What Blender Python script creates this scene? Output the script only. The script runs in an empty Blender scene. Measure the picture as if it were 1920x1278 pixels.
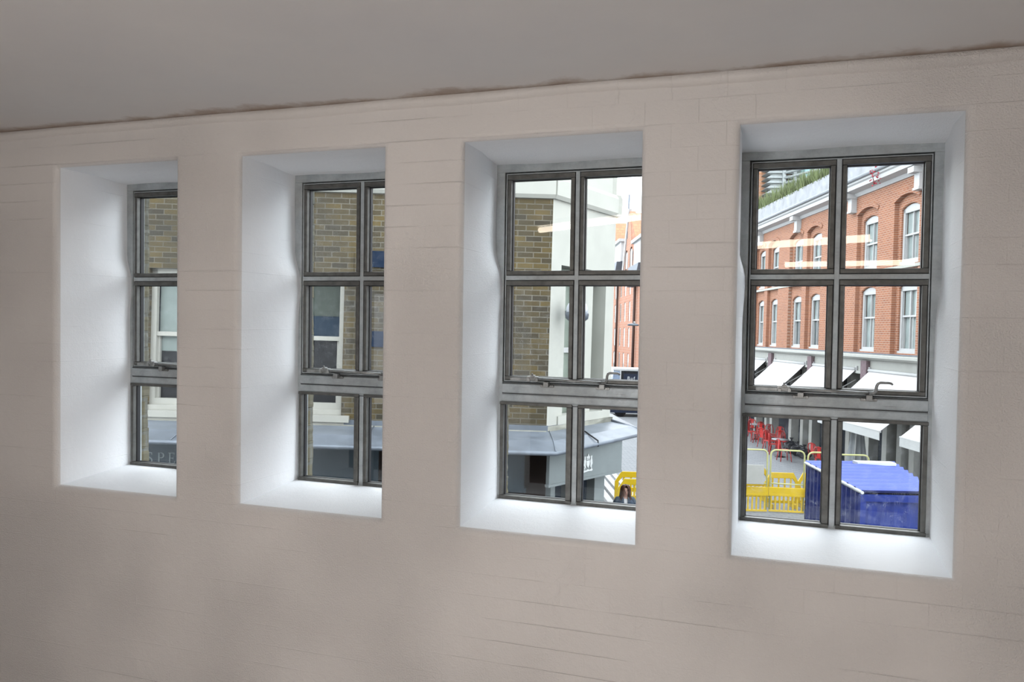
import bpy, bmesh, math, random
from mathutils import Vector, Matrix
random.seed(7)
R = math.radians
SC = bpy.context.scene
COL = SC.collection

# ------------------------------------------------------------------ camera
FPX = 1474.19
YAW, PITCH, ROLL = -0.3252, -0.0255, 0.0147
CAM = Vector((3.2197, -2.8236, 0.8099))
def basis(yaw, pitch, roll):
    f = Vector((math.sin(yaw)*math.cos(pitch), math.cos(yaw)*math.cos(pitch), math.sin(pitch)))
    r = Vector((math.cos(yaw), -math.sin(yaw), 0)); u = r.cross(f)
    r2 = r*math.cos(roll) + u*math.sin(roll); u2 = u*math.cos(roll) - r*math.sin(roll)
    return r2, u2, f
def cols(a, b, c): return Matrix((a, b, c)).transposed()
r_, u_, f_ = basis(YAW, PITCH, ROLL)
cd = bpy.data.cameras.new('camera'); cam = bpy.data.objects.new('camera', cd); COL.objects.link(cam)
cd.sensor_fit = 'HORIZONTAL'; cd.sensor_width = 36; cd.lens = FPX/1920*36; cd.clip_start = .05; cd.clip_end = 500
cam.matrix_world = Matrix.Translation(CAM) @ cols(r_, u_, -f_).to_4x4()
SC.camera = cam

# ------------------------------------------------------------------ sky and exposure
w = bpy.data.worlds.new('overcast_sky'); SC.world = w; w.use_nodes = True
nt = w.node_tree; nt.nodes.clear()
wo = nt.nodes.new('ShaderNodeOutputWorld'); bg = nt.nodes.new('ShaderNodeBackground')
tc = nt.nodes.new('ShaderNodeTexCoord'); ns = nt.nodes.new('ShaderNodeTexNoise'); rp = nt.nodes.new('ShaderNodeValToRGB')
ns.inputs['Scale'].default_value = 1.6; ns.inputs['Detail'].default_value = 4
rp.color_ramp.elements[0].position = .3; rp.color_ramp.elements[0].color = (.84, .89, .97, 1)
rp.color_ramp.elements[1].position = .7; rp.color_ramp.elements[1].color = (.955, .968, 1.0, 1)
nt.links.new(tc.outputs['Generated'], ns.inputs['Vector']); nt.links.new(ns.outputs['Fac'], rp.inputs['Fac'])
nt.links.new(rp.outputs['Color'], bg.inputs['Color']); bg.inputs['Strength'].default_value = 6.2
nt.links.new(bg.outputs[0], wo.inputs[0])
SC.view_settings.view_transform = 'Standard'; SC.view_settings.look = 'None'
SC.view_settings.gamma = 1; SC.view_settings.use_curve_mapping = False
SC.view_settings.exposure = 0.0
TUBE_STRENGTH = 16.0
def fill_lamp(name, loc, aim, sx, sy, power, col):      # soft fill lamps added behind the camera to brighten the room
    l = bpy.data.lights.new(name, 'AREA'); l.shape = 'RECTANGLE'; l.size = sx; l.size_y = sy; l.energy = power; l.color = col
    o = bpy.data.objects.new(name, l); COL.objects.link(o); o.location = loc
    o.rotation_euler = (Vector(aim)-Vector(loc)).to_track_quat('-Z', 'Y').to_euler()
fill_lamp('fill_lamp', (2.42, -4.0, -.10), (2.2, 0, .25), .85, 1.1, 56, (.965, .93, .91))
fill_lamp('fill_lamp', (6.3, -5.0, .6), (3.4, 0, .4), 1.4, 1.4, 8, (.98, .93, .92))
fill_lamp('fill_lamp', (-1.3, -6.0, .4), (.6, 0, .4), 1.5, 1.5, 11, (.88, .92, 1.0))

# ------------------------------------------------------------------ outdoor frame (the street is not quite square to the room)
# street coordinates: x to the right, y away from the camera, z up, origin at the camera's height
Br = cols(r_, u_, f_)
er, eu, ef = basis(0, -0.0109, 0.030)
Be = cols(er, eu, ef)
MX = Matrix.Translation(CAM) @ (Br @ Be.transposed()).to_4x4()
GZ = -4.8                                   # street level
def E(u, v, y):                             # photograph pixel -> street point at distance y
    d = ef + er*((u-960)/FPX) + eu*((639-v)/FPX)
    return d*(y/d.y)
def EG(u, v):                               # pixel -> point on the street surface
    d = ef + er*((u-960)/FPX) + eu*((639-v)/FPX)
    return d*(GZ/d.z)

# ------------------------------------------------------------------ materials
MATS = {}
class NT:
    def __init__(s, name):
        s.m = bpy.data.materials.new(name); s.m.use_nodes = True; s.t = s.m.node_tree; s.t.nodes.clear()
        s.out = s.n('ShaderNodeOutputMaterial')
    def n(s, k, **kw):
        x = s.t.nodes.new(k)
        for a, b in kw.items(): setattr(x, a, b)
        return x
    def l(s, a, b): s.t.links.new(a, b)
    def set(s, node, **kw):
        for a, b in kw.items(): node.inputs[a.replace('_', ' ')].default_value = b
    def noise(s, scale, detail=4, rough=.55, vec=None):
        x = s.n('ShaderNodeTexNoise'); x.inputs['Scale'].default_value = scale; x.inputs['Detail'].default_value = detail
        x.inputs['Roughness'].default_value = rough
        if vec is not None: s.l(vec, x.inputs['Vector'])
        return x.outputs['Fac']
    def ramp(s, fac, stops):
        x = s.n('ShaderNodeValToRGB'); e = x.color_ramp.elements
        while len(e) < len(stops): e.new(.5)
        for i, (p, c) in enumerate(stops): e[i].position = p; e[i].color = (*c, 1) if len(c) == 3 else c
        s.l(fac, x.inputs['Fac']); return x.outputs['Color']
    def mix(s, fac, a, b, blend='MIX'):
        x = s.n('ShaderNodeMix', data_type='RGBA', blend_type=blend)
        for sock, v in ((x.inputs[0], fac), (x.inputs[6], a), (x.inputs[7], b)):
            if isinstance(v, (int, float)): sock.default_value = v
            elif isinstance(v, tuple): sock.default_value = (*v, 1)
            else: s.l(v, sock)
        return x.outputs[2]
    def math(s, op, a, b=0.0):
        x = s.n('ShaderNodeMath', operation=op)
        for i, v in enumerate((a, b)):
            if isinstance(v, (int, float)): x.inputs[i].default_value = v
            else: s.l(v, x.inputs[i])
        return x.outputs[0]
    def coord(s): return s.n('ShaderNodeTexCoord').outputs['Object']
    def swz(s, vec, order):
        a = s.n('ShaderNodeSeparateXYZ'); b = s.n('ShaderNodeCombineXYZ'); s.l(vec, a.inputs[0])
        for i, ch in enumerate(order):
            if ch in 'XYZ': s.l(a.outputs[ch], b.inputs[i])
        return b.outputs[0]
    def finish(s, color, rough=.6, metal=0.0, bump=None, bs=.3, bd=.01, spec=.5):
        p = s.n('ShaderNodeBsdfPrincipled')
        for k, v in (('Base Color', color), ('Roughness', rough), ('Metallic', metal)):
            if isinstance(v, (int, float)): p.inputs[k].default_value = v
            elif isinstance(v, tuple): p.inputs[k].default_value = (*v, 1)
            else: s.l(v, p.inputs[k])
        p.inputs['Specular IOR Level'].default_value = spec
        if bump is not None:
            b = s.n('ShaderNodeBump'); b.inputs['Strength'].default_value = bs; b.inputs['Distance'].default_value = bd
            s.l(bump, b.inputs['Height']); s.l(b.outputs[0], p.inputs['Normal'])
        s.l(p.outputs[0], s.out.inputs[0]); return s.m

KX = 1.0
def simple(name, col, rough=.6, metal=0.0, var=.12, scale=6, bs=.15, spec=.4):
    if name in MATS: return MATS[name]
    t = NT(name); col = tuple(c_*KX for c_ in col); c = t.coord(); f = t.noise(scale, 5, .6, c)
    a = tuple(x*(1-var) for x in col); b = tuple(min(1, x*(1+var)) for x in col)
    MATS[name] = t.finish(t.ramp(f, [(.3, a), (.7, b)]), rough, metal, f, bs, .01, spec*(1 if KX == 1 else .4)); return MATS[name]

def mat_plaster(name, base, swz, blocks=True, bstr=1.0):
    t = NT(name); c = t.coord(); v = t.swz(c, swz)
    n1 = t.noise(1.3, 5, .6, c); n2 = t.noise(160, 3, .7, c); n3 = t.noise(14, 6, .65, c)
    msk = t.ramp(t.noise(.9, 3, .5, c), [(.42, (0, 0, 0)), (.6, (1, 1, 1))])
    # stipple where the roller was heavy
    h = t.math('MULTIPLY', n2, t.math('ADD', t.math('MULTIPLY', msk, .75), .12))
    h = t.math('ADD', h, t.math('MULTIPLY', n3, .8))
    # a few knocks and trowel ridges
    rid = t.n('ShaderNodeTexNoise'); rid.inputs['Scale'].default_value = 7; rid.inputs['Detail'].default_value = 7
    rid.inputs['Distortion'].default_value = 1.5; t.l(c, rid.inputs['Vector'])
    rr = t.ramp(rid.outputs['Fac'], [(.485, (0, 0, 0)), (.5, (1, 1, 1)), (.515, (0, 0, 0))])
    rm = t.ramp(t.noise(2.2, 2, .5, c), [(.60, (0, 0, 0)), (.68, (1, 1, 1))])
    h = t.math('ADD', h, t.math('MULTIPLY', t.math('MULTIPLY', rr, rm), .08))
    col = t.mix(t.ramp(n1, [(.3, (0, 0, 0)), (.7, (1, 1, 1))]), tuple(x*.95 for x in base), base)
    if blocks:
        b = t.n('ShaderNodeTexBrick'); b.offset = .5
        t.l(v, b.inputs['Vector']); t.set(b, Scale=1.0, Mortar_Size=.0022, Mortar_Smooth=.6)
        b.inputs['Brick Width'].default_value = .19; b.inputs['Row Height'].default_value = .084
        bm = t.ramp(t.noise(1.1, 4, .6, c), [(.40, (.1, .1, .1)), (.62, (1, 1, 1))])
        h = t.math('SUBTRACT', h, t.math('MULTIPLY', t.math('MULTIPLY', b.outputs['Fac'], bm), .12))
        b2 = t.n('ShaderNodeTexBrick'); t.l(v, b2.inputs['Vector']); t.set(b2, Scale=1.0, Mortar_Size=.0030, Mortar_Smooth=1.0)     # long horizontal ridges where courses were skimmed
        b2.inputs['Brick Width'].default_value = 9.0; b2.inputs['Row Height'].default_value = .084
        mp_ = t.n('ShaderNodeMapping'); mp_.inputs['Scale'].default_value = (1, 1, 4); t.l(c, mp_.inputs['Vector'])
        m2 = t.ramp(t.noise(1.4, 4, .6, mp_.outputs[0]), [(.44, (0, 0, 0)), (.58, (1, 1, 1))])
        h = t.math('ADD', h, t.math('MULTIPLY', t.math('MULTIPLY', b2.outputs['Fac'], m2), .30))
    return t.finish(col, .5, 0, h, bstr, .0075, .4)

WALL = (.72, .695, .675)
MATS['wall'] = mat_plaster('painted_wall', WALL, 'XZ0')
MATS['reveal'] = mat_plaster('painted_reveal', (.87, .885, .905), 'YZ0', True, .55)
def mat_ceiling():
    t = NT('painted_ceiling'); c = t.coord()
    n = t.noise(1.2, 5, .6, c); n2 = t.noise(9, 6, .7, c)
    s = t.n('ShaderNodeSeparateXYZ'); t.l(c, s.inputs[0])
    d = t.math('MULTIPLY', s.outputs['Y'], -1)          # distance from the window wall: damp-brown edge stain
    e = t.math('ADD', d, t.math('MULTIPLY', t.math('SUBTRACT', t.noise(3.2, 5, .65, c), .5), .30))
    st = t.ramp(e, [(0.0, (1, 1, 1)), (.035, (.75, .75, .75)), (.09, (0, 0, 0))])
    col = t.mix(t.math('MULTIPLY', st, .75), t.ramp(n, [(.3, (.66, .65, .65)), (.7, (.72, .705, .69))]), (.27, .17, .10))
    MATS['ceiling'] = t.finish(col, .7, 0, n2, .25, .006, .2)
mat_ceiling()

def mat_frame():
    t = NT('weathered_grey_window_metal'); c = t.coord()
    n = t.noise(9, 6, .7, c); n2 = t.noise(60, 5, .7, c); n3 = t.noise(2.5, 3, .5, c)
    m = t.n('ShaderNodeMapping'); m.inputs['Scale'].default_value = (2, 2, 60); t.l(c, m.inputs['Vector'])
    st = t.noise(3, 5, .7, m.outputs[0])
    col = t.ramp(n, [(.3, (.26, .29, .30)), (.7, (.46, .50, .52))])
    col = t.mix(t.ramp(n3, [(.5, (0, 0, 0)), (.75, (.4, .4, .4))]), col, (.22, .185, .15))
    col = t.mix(t.ramp(st, [(.60, (0, 0, 0)), (.70, (.55, .55, .55))]), col, (.10, .085, .07))
    col = t.mix(t.ramp(n2, [(.66, (0, 0, 0)), (.74, (.35, .35, .35))]), col, (.72, .74, .75))
    MATS['frame'] = t.finish(col, t.ramp(n2, [(.3, (.35, .35, .35)), (.7, (.6, .6, .6))]), .25, n2, .25, .002, .5)
mat_frame()
MATS['bead'] = simple('dark_bead_metal', (.10, .10, .094), .4, .3, .3, 25)
MATS['gasket'] = simple('black_gasket', (.006, .006, .008), .5)
MATS['brassy'] = simple('dull_bronze_fittings', (.24, .245, .24), .38, .5, .3, 40)

def mat_glass(name, dirt, col=(.75, .8, .85), lo=.60, scale=420, film=.0):
    t = NT(name); c = t.coord()
    tr = t.n('ShaderNodeBsdfTransparent'); tr.inputs[0].default_value = (.95, .97, .965, 1)
    gl = t.n('ShaderNodeBsdfGlossy'); gl.inputs['Roughness'].default_value = .012
    ge = t.n('ShaderNodeNewGeometry'); dp = t.n('ShaderNodeVectorMath', operation='DOT_PRODUCT')
    t.l(ge.outputs['Incoming'], dp.inputs[0]); t.l(ge.outputs['Normal'], dp.inputs[1])
    cs = t.math('ABSOLUTE', dp.outputs['Value'])
    fr = t.math('ADD', .035, t.math('MULTIPLY', .96, t.math('POWER', t.math('SUBTRACT', 1.0, cs), 5.0)))
    mx = t.n('ShaderNodeMixShader')
    t.l(fr, mx.inputs[0])
    t.l(tr.outputs[0], mx.inputs[1]); t.l(gl.outputs[0], mx.inputs[2])
    vo = t.n('ShaderNodeTexVoronoi'); vo.inputs['Scale'].default_value = scale; t.l(c, vo.inputs['Vector'])
    n = t.math('ADD', vo.outputs['Distance'], t.math('MULTIPLY', t.noise(scale*.11, 3, .6, c), .9)); g = t.noise(3.0, 3, .6, c)
    spk = t.ramp(n, [(lo, (1, 1, 1)), (lo+.08, (0, 0, 0))])
    amt = t.math('MULTIPLY', spk, t.math('MULTIPLY', t.ramp(g, [(.3, (.35, .35, .35)), (.65, (1, 1, 1))]), dirt))
    amt = t.math('ADD', amt, film)
    df = t.n('ShaderNodeBsdfDiffuse'); df.inputs[0].default_value = (*col, 1)
    tl = t.n('ShaderNodeBsdfTranslucent'); tl.inputs[0].default_value = (*col, 1)
    m1 = t.n('ShaderNodeMixShader'); m1.inputs[0].default_value = .6; t.l(df.outputs[0], m1.inputs[1]); t.l(tl.outputs[0], m1.inputs[2])
    m2 = t.n('ShaderNodeMixShader'); t.l(amt, m2.inputs[0]); t.l(mx.outputs[0], m2.inputs[1]); t.l(m1.outputs[0], m2.inputs[2])
    t.l(m2.outputs[0], t.out.inputs[0]); MATS[name] = t.m
mat_glass('glass_clean', .03, lo=.46, scale=300)
mat_glass('glass_dusty', .16, lo=.62, scale=330, film=.002)
mat_glass('glass_rain_spotted', .22, lo=.64, scale=280, film=.003)

def mat_brick(name, c1, c2, mortar, swz='XZ0', bw=.225, rh=.075, ms=.008, var=None, soot=None, bump=.5):
    t = NT(name); c = t.coord(); v = t.swz(c, swz)
    c1, c2, mortar = [tuple(q*KX for q in p) for p in (c1, c2, mortar)]
    var = tuple(q*KX for q in var) if var else None; soot = tuple(q*KX for q in soot) if soot else None
    b = t.n('ShaderNodeTexBrick'); b.offset = .5; t.l(v, b.inputs['Vector'])
    t.set(b, Scale=1.0, Mortar_Size=ms, Mortar_Smooth=.2, Bias=-.1)
    b.inputs['Brick Width'].default_value = bw; b.inputs['Row Height'].default_value = rh
    b.inputs['Color1'].default_value = (*c1, 1); b.inputs['Color2'].default_value = (*c2, 1); b.inputs['Mortar'].default_value = (*mortar, 1)
    col = b.outputs['Color']
    n = t.noise(5, 6, .7, c)
    col = t.mix(t.ramp(n, [(.35, (0, 0, 0)), (.7, (.5, .5, .5))]), col, var or tuple(x*.6 for x in c1))
    n2 = t.noise(.55, 4, .6, c)
    if soot: col = t.mix(t.ramp(n2, [(.42, (0, 0, 0)), (.68, (.7, .7, .7))]), col, soot)
    MATS[name] = t.finish(col, .85, 0, t.math('SUBTRACT', t.math('MULTIPLY', n, .3), b.outputs['Fac']), bump, .01, .2)
KX = .48          # outdoor colours darkened to offset a sky strengthened to light the reveals
mat_brick('yellow_stock_brick', (.19, .135, .045), (.050, .043, .033), (.27, .25, .20), 'XZ0', ms=.007, soot=(.055, .055, .05), var=(.11, .095, .06))
mat_brick('red_brick', (.52, .195, .10), (.36, .13, .075), (.60, .45, .36), 'YZ0', bw=.22, ms=.012, var=(.58, .27, .15))
mat_brick('distant_red_brick', (.66, .30, .19), (.56, .24, .15), (.6, .42, .33), 'YZ0', bw=.9, rh=.3, ms=.03, var=(.70, .36, .24))
mat_brick('orange_brick', (.78, .40, .22), (.70, .34, .18), (.7, .5, .4), 'XZ0', bw=.6, rh=.25, ms=.03)
mat_brick('jamb_brick', (.23, .205, .13), (.20, .20, .175), (.24, .24, .21), 'YZ0', bw=.11, rh=.09, ms=.009)
mat_brick('street_setts', (.35, .37, .39), (.29, .305, .32), (.21, .22, .23), 'XY0', bw=.32, rh=.16, ms=.02, var=(.38, .395, .42), bump=.3)
mat_brick('orange_roof_tiles', (.80, .36, .20), (.70, .29, .17), (.55, .25, .16), 'XZ0', bw=.6, rh=.4, ms=.04)
S = simple
S('pale_stone', (.62, .625, .57), .75, var=.05, scale=3); S('sage_paint', (.36, .42, .36), .6, var=.08); S('weathered_sill_stone', (.52, .52, .45), .8, var=.25, scale=5)
S('cream_sash_paint', (.56, .555, .50), .5, var=.04); S('white_paint', (.70, .71, .71), .5, var=.04); S('lead_sheet', (.25, .285, .335), .42, .25, .22, 3)
S('dark_shop_fascia', (.06, .085, .105), .5, var=.12, scale=1.2); S('grey_shop_paint', (.27, .305, .31), .5, var=.06); S('lettering_grey', (.30, .35, .36), .5, var=.05)
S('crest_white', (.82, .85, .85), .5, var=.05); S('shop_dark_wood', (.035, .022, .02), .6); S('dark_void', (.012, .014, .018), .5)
S('awning_canvas', (.86, .85, .86), .8, var=.02); S('valance_canvas', (.74, .76, .76), .8, var=.03); S('pale_valance_print', (.50, .52, .55), .8)
S('cream_pilaster', (.58, .59, .55), .6, var=.06); S('roof_stone', (.50, .52, .55), .8, var=.2, scale=2.5); S('gutter_grey', (.42, .45, .48), .6)
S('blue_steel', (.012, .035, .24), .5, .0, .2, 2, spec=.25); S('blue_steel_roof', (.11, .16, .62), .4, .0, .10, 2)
S('yellow_plastic', (.90, .62, .02), .45, var=.07, scale=4); S('pale_yellow_tube', (.74, .74, .34), .45, var=.06); S('notice_grey', (.60, .60, .56), .6, var=.05)
S('red_chair_metal', (.72, .03, .025), .4, var=.1); S('table_grey', (.48, .5, .53), .4); S('black_bag', (.012, .013, .02), .25, var=.3, scale=10)
S('parasol_cloth', (.36, .39, .41), .8, var=.12); S('black_paint', (.015, .016, .02), .35); S('van_navy', (.02, .03, .06), .3); S('van_blue_glass', (.30, .38, .52), .15)
S('lamp_grey', (.20, .23, .27), .4, .5); S('opal_globe', (.66, .70, .76), .25); S('skin', (.62, .36, .28), .55, var=.04); S('hair_brown', (.075, .025, .014), .45, var=.5, scale=30)
S('navy_coat', (.055, .085, .13), .8, var=.15); S('white_shirt', (.80, .80, .82), .7); S('dark_trousers', (.03, .03, .035), .8); S('grass_green', (.21, .26, .11), .7, var=.45, scale=1.5)
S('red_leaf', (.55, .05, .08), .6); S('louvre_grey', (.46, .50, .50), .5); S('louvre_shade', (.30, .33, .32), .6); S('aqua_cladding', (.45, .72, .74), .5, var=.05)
S('pale_kerb', (.66, .66, .66), .8, var=.08); S('dark_downpipe', (.10, .06, .05), .6); S('slate', (.26, .29, .34), .6, var=.15); S('eye_dark', (.03, .02, .02), .3); S('lip', (.42, .14, .13), .5)
KX = 1.0; S('floor_vinyl', (.34, .28, .235), .6); S('tube_body', (.8, .8, .8), .5); KX = .48
S('blue_plaque', (.02, .036, .07), .9, spec=0); S('dark_blind', (.07, .09, .075), .6); S('pale_blind', (.30, .36, .34), .6); S('purple_brown_brick', (.26, .19, .21), .8, var=.3, scale=14)
def glassy(name, col, rough=.12, spec=.8):
    t = NT(name); col = tuple(q*KX for q in col); n = t.noise(1.2, 3, .5, t.coord())
    MATS[name] = t.finish(t.ramp(n, [(.35, tuple(x*.8 for x in col)), (.65, tuple(min(1, x*1.2) for x in col))]), rough, 0, n, .02, .01, spec*.5)
glassy('window_navy_glass', (.022, .045, .075), .15, .10); glassy('window_pale_glass', (.44, .52, .51)); glassy('window_dark_glass', (.16, .20, .21)); glassy('shop_glass', (.030, .042, .06), .15, .12)
def emit(name, col, st):
    t = NT(name); e = t.n('ShaderNodeEmission'); e.inputs[0].default_value = (*col, 1); e.inputs[1].default_value = st
    t.l(e.outputs[0], t.out.inputs[0]); MATS[name] = t.m
emit('tube_light', (1.0, .83, .66), TUBE_STRENGTH)
def M(x): return MATS[x]

# ------------------------------------------------------------------ mesh building
class MB:
    def __init__(s): s.v = []; s.f = []; s.sm = []
    def face(s, pts, smooth=False):
        i = len(s.v); s.v += [Vector(p) for p in pts]; s.f.append(list(range(i, i+len(pts)))); s.sm.append(smooth)
    def box(s, a, b, mp=None, bev=0):
        x0, y0, z0 = a; x1, y1, z1 = b
        x0, x1 = min(x0, x1), max(x0, x1); y0, y1 = min(y0, y1), max(y0, y1); z0, z1 = min(z0, z1), max(z0, z1)
        P = [(x, y, z) for x in (x0, x1) for y in (y0, y1) for z in (z0, z1)]
        if mp: P = [mp(*p) for p in P]
        i = len(s.v); s.v += [Vector(p) for p in P]
        for q in ((0, 1, 3, 2), (4, 6, 7, 5), (0, 4, 5, 1), (2, 3, 7, 6), (0, 2, 6, 4), (1, 5, 7, 3)):
            s.f.append([i+k for k in q]); s.sm.append(False)
        return s
    def prism(s, poly, d0, d1, mp):
        """poly in (s,z); extruded along d through mp(s,d,z)"""
        n = len(poly); i = len(s.v)
        s.v += [Vector(mp(a, d0, b)) for a, b in poly] + [Vector(mp(a, d1, b)) for a, b in poly]
        s.f.append([i+k for k in range(n)]); s.f.append([i+n+k for k in reversed(range(n))]); s.sm += [False]*2
        for k in range(n):
            l = (k+1) % n; s.f.append([i+k, i+n+k, i+n+l, i+l]); s.sm.append(False)
        return s
    def tube(s, path, r, n=10, cap=True, rr=None):
        path = [Vector(p) for p in path]; i0 = len(s.v); up = None
        for k, p in enumerate(path):
            a = path[max(0, k-1)]; b = path[min(len(path)-1, k+1)]; t = (b-a).normalized()
            if up is None: up = Vector((0, 0, 1)) if abs(t.z) < .9 else Vector((1, 0, 0))
            x = t.cross(up).normalized(); y = x.cross(t).normalized(); up = y
            q = rr[k] if rr else r
            for j in range(n):
                an = 2*math.pi*j/n; s.v.append(p + x*(q*math.cos(an)) + y*(q*math.sin(an)))
        for k in range(len(path)-1):
            for j in range(n):
                a = i0+k*n+j; b = i0+k*n+(j+1) % n; s.f.append([a, b, b+n, a+n]); s.sm.append(True)
        if cap:
            s.f.append([i0+j for j in reversed(range(n))]); s.f.append([i0+(len(path)-1)*n+j for j in range(n)]); s.sm += [False]*2
        return s
    def lathe(s, prof, c=(0, 0, 0), n=20, sx=1, sy=1, mp=None):
        i0 = len(s.v); c = Vector(c)
        for r, z in prof:
            for j in range(n):
                an = 2*math.pi*j/n; p = Vector((r*math.cos(an)*sx, r*math.sin(an)*sy, z))
                if mp: p = mp(p)
                s.v.append(c+p)
        for k in range(len(prof)-1):
            for j in range(n):
                a = i0+k*n+j; b = i0+k*n+(j+1) % n; s.f.append([a, b, b+n, a+n]); s.sm.append(True)
        s.f.append([i0+j for j in reversed(range(n))]); s.f.append([i0+(len(prof)-1)*n+j for j in range(n)]); s.sm += [True]*2
        return s
    def ball(s, c, r, n=14, m=9, sc=(1, 1, 1)):
        prof = [(r*math.sin(math.pi*k/m)+1e-4, -r*math.cos(math.pi*k/m)*sc[2]) for k in range(m+1)]
        return s.lathe(prof, c, n, sc[0], sc[1])
    def rectring(s, o, i, y0, y1, mp=None):
        """ring between rect o and rect i (x0,z0,x1,z1), y0..y1"""
        (a, b, c, d), (e, f, g, h) = o, i
        s.box((a, y0, b), (c, y1, f), mp); s.box((a, y0, h), (c, y1, d), mp)
        s.box((a, y0, f), (e, y1, h), mp); s.box((g, y0, f), (c, y1, h), mp); return s
    def build(s, name, mat, parent=None, origin=None, bevel=0, ext=False, recalc=True):
        o_ = Vector(origin) if origin is not None else (ORI.get(parent.name, Vector((0, 0, 0))) if parent else Vector((0, 0, 0)))
        me = bpy.data.meshes.new(name); me.from_pydata([tuple(v-o_) for v in s.v], [], s.f); me.validate()
        me.polygons.foreach_set('use_smooth', (s.sm+[False]*len(me.polygons))[:len(me.polygons)])
        me.materials.append(mat if not isinstance(mat, str) else M(mat)); me.update()
        if recalc:
            bm = bmesh.new(); bm.from_mesh(me); bmesh.ops.recalc_face_normals(bm, faces=bm.faces); bm.to_mesh(me); bm.free()
        ob = bpy.data.objects.new(name, me); COL.objects.link(ob)
        if bevel:
            b = ob.modifiers.new('bevel', 'BEVEL'); b.width = bevel; b.segments = 2; b.limit_method = 'ANGLE'
        if parent: ob.parent = parent; ORI[ob.name] = o_
        elif ext: ob.matrix_world = MX @ Matrix.Translation(o_)
        else: ob.location = o_
        if not parent: ORI[ob.name] = o_
        return ob
ORI = {}
def tag(o, label=None, cat=None, group=None, kind=None):
    if label: o['label'] = label
    if cat: o['category'] = cat
    if group: o['group'] = group
    if kind: o['kind'] = kind
    return o
def thing(name, loc=(0, 0, 0), ext=False, local=False, rz=0, scale=None):
    """Empty at the base. local=True: children are built around (0,0,0)."""
    o = bpy.data.objects.new(name, None); COL.objects.link(o); o.empty_display_size = .1
    m = Matrix.Translation(Vector(loc)) @ Matrix.Rotation(rz, 4, 'Z')
    if scale: m = m @ Matrix.Diagonal((*scale, 1))
    o.matrix_world = (MX @ m) if ext else m
    ORI[o.name] = Vector((0, 0, 0)) if local else Vector(loc)
    return o
def place(o, loc, rz=0, ext=True, scale=None):
    m = Matrix.Translation(Vector(loc)) @ Matrix.Rotation(rz, 4, 'Z')
    if scale: m = m @ Matrix.Diagonal((*scale, 1))
    o.matrix_world = (MX @ m) if ext else m
def copy_tree(o, parent=None):
    c = o.copy(); COL.objects.link(c); c.parent = parent
    for ch in [k for k in bpy.data.objects if k.parent == o]: copy_tree(ch, c)
    return c

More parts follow.
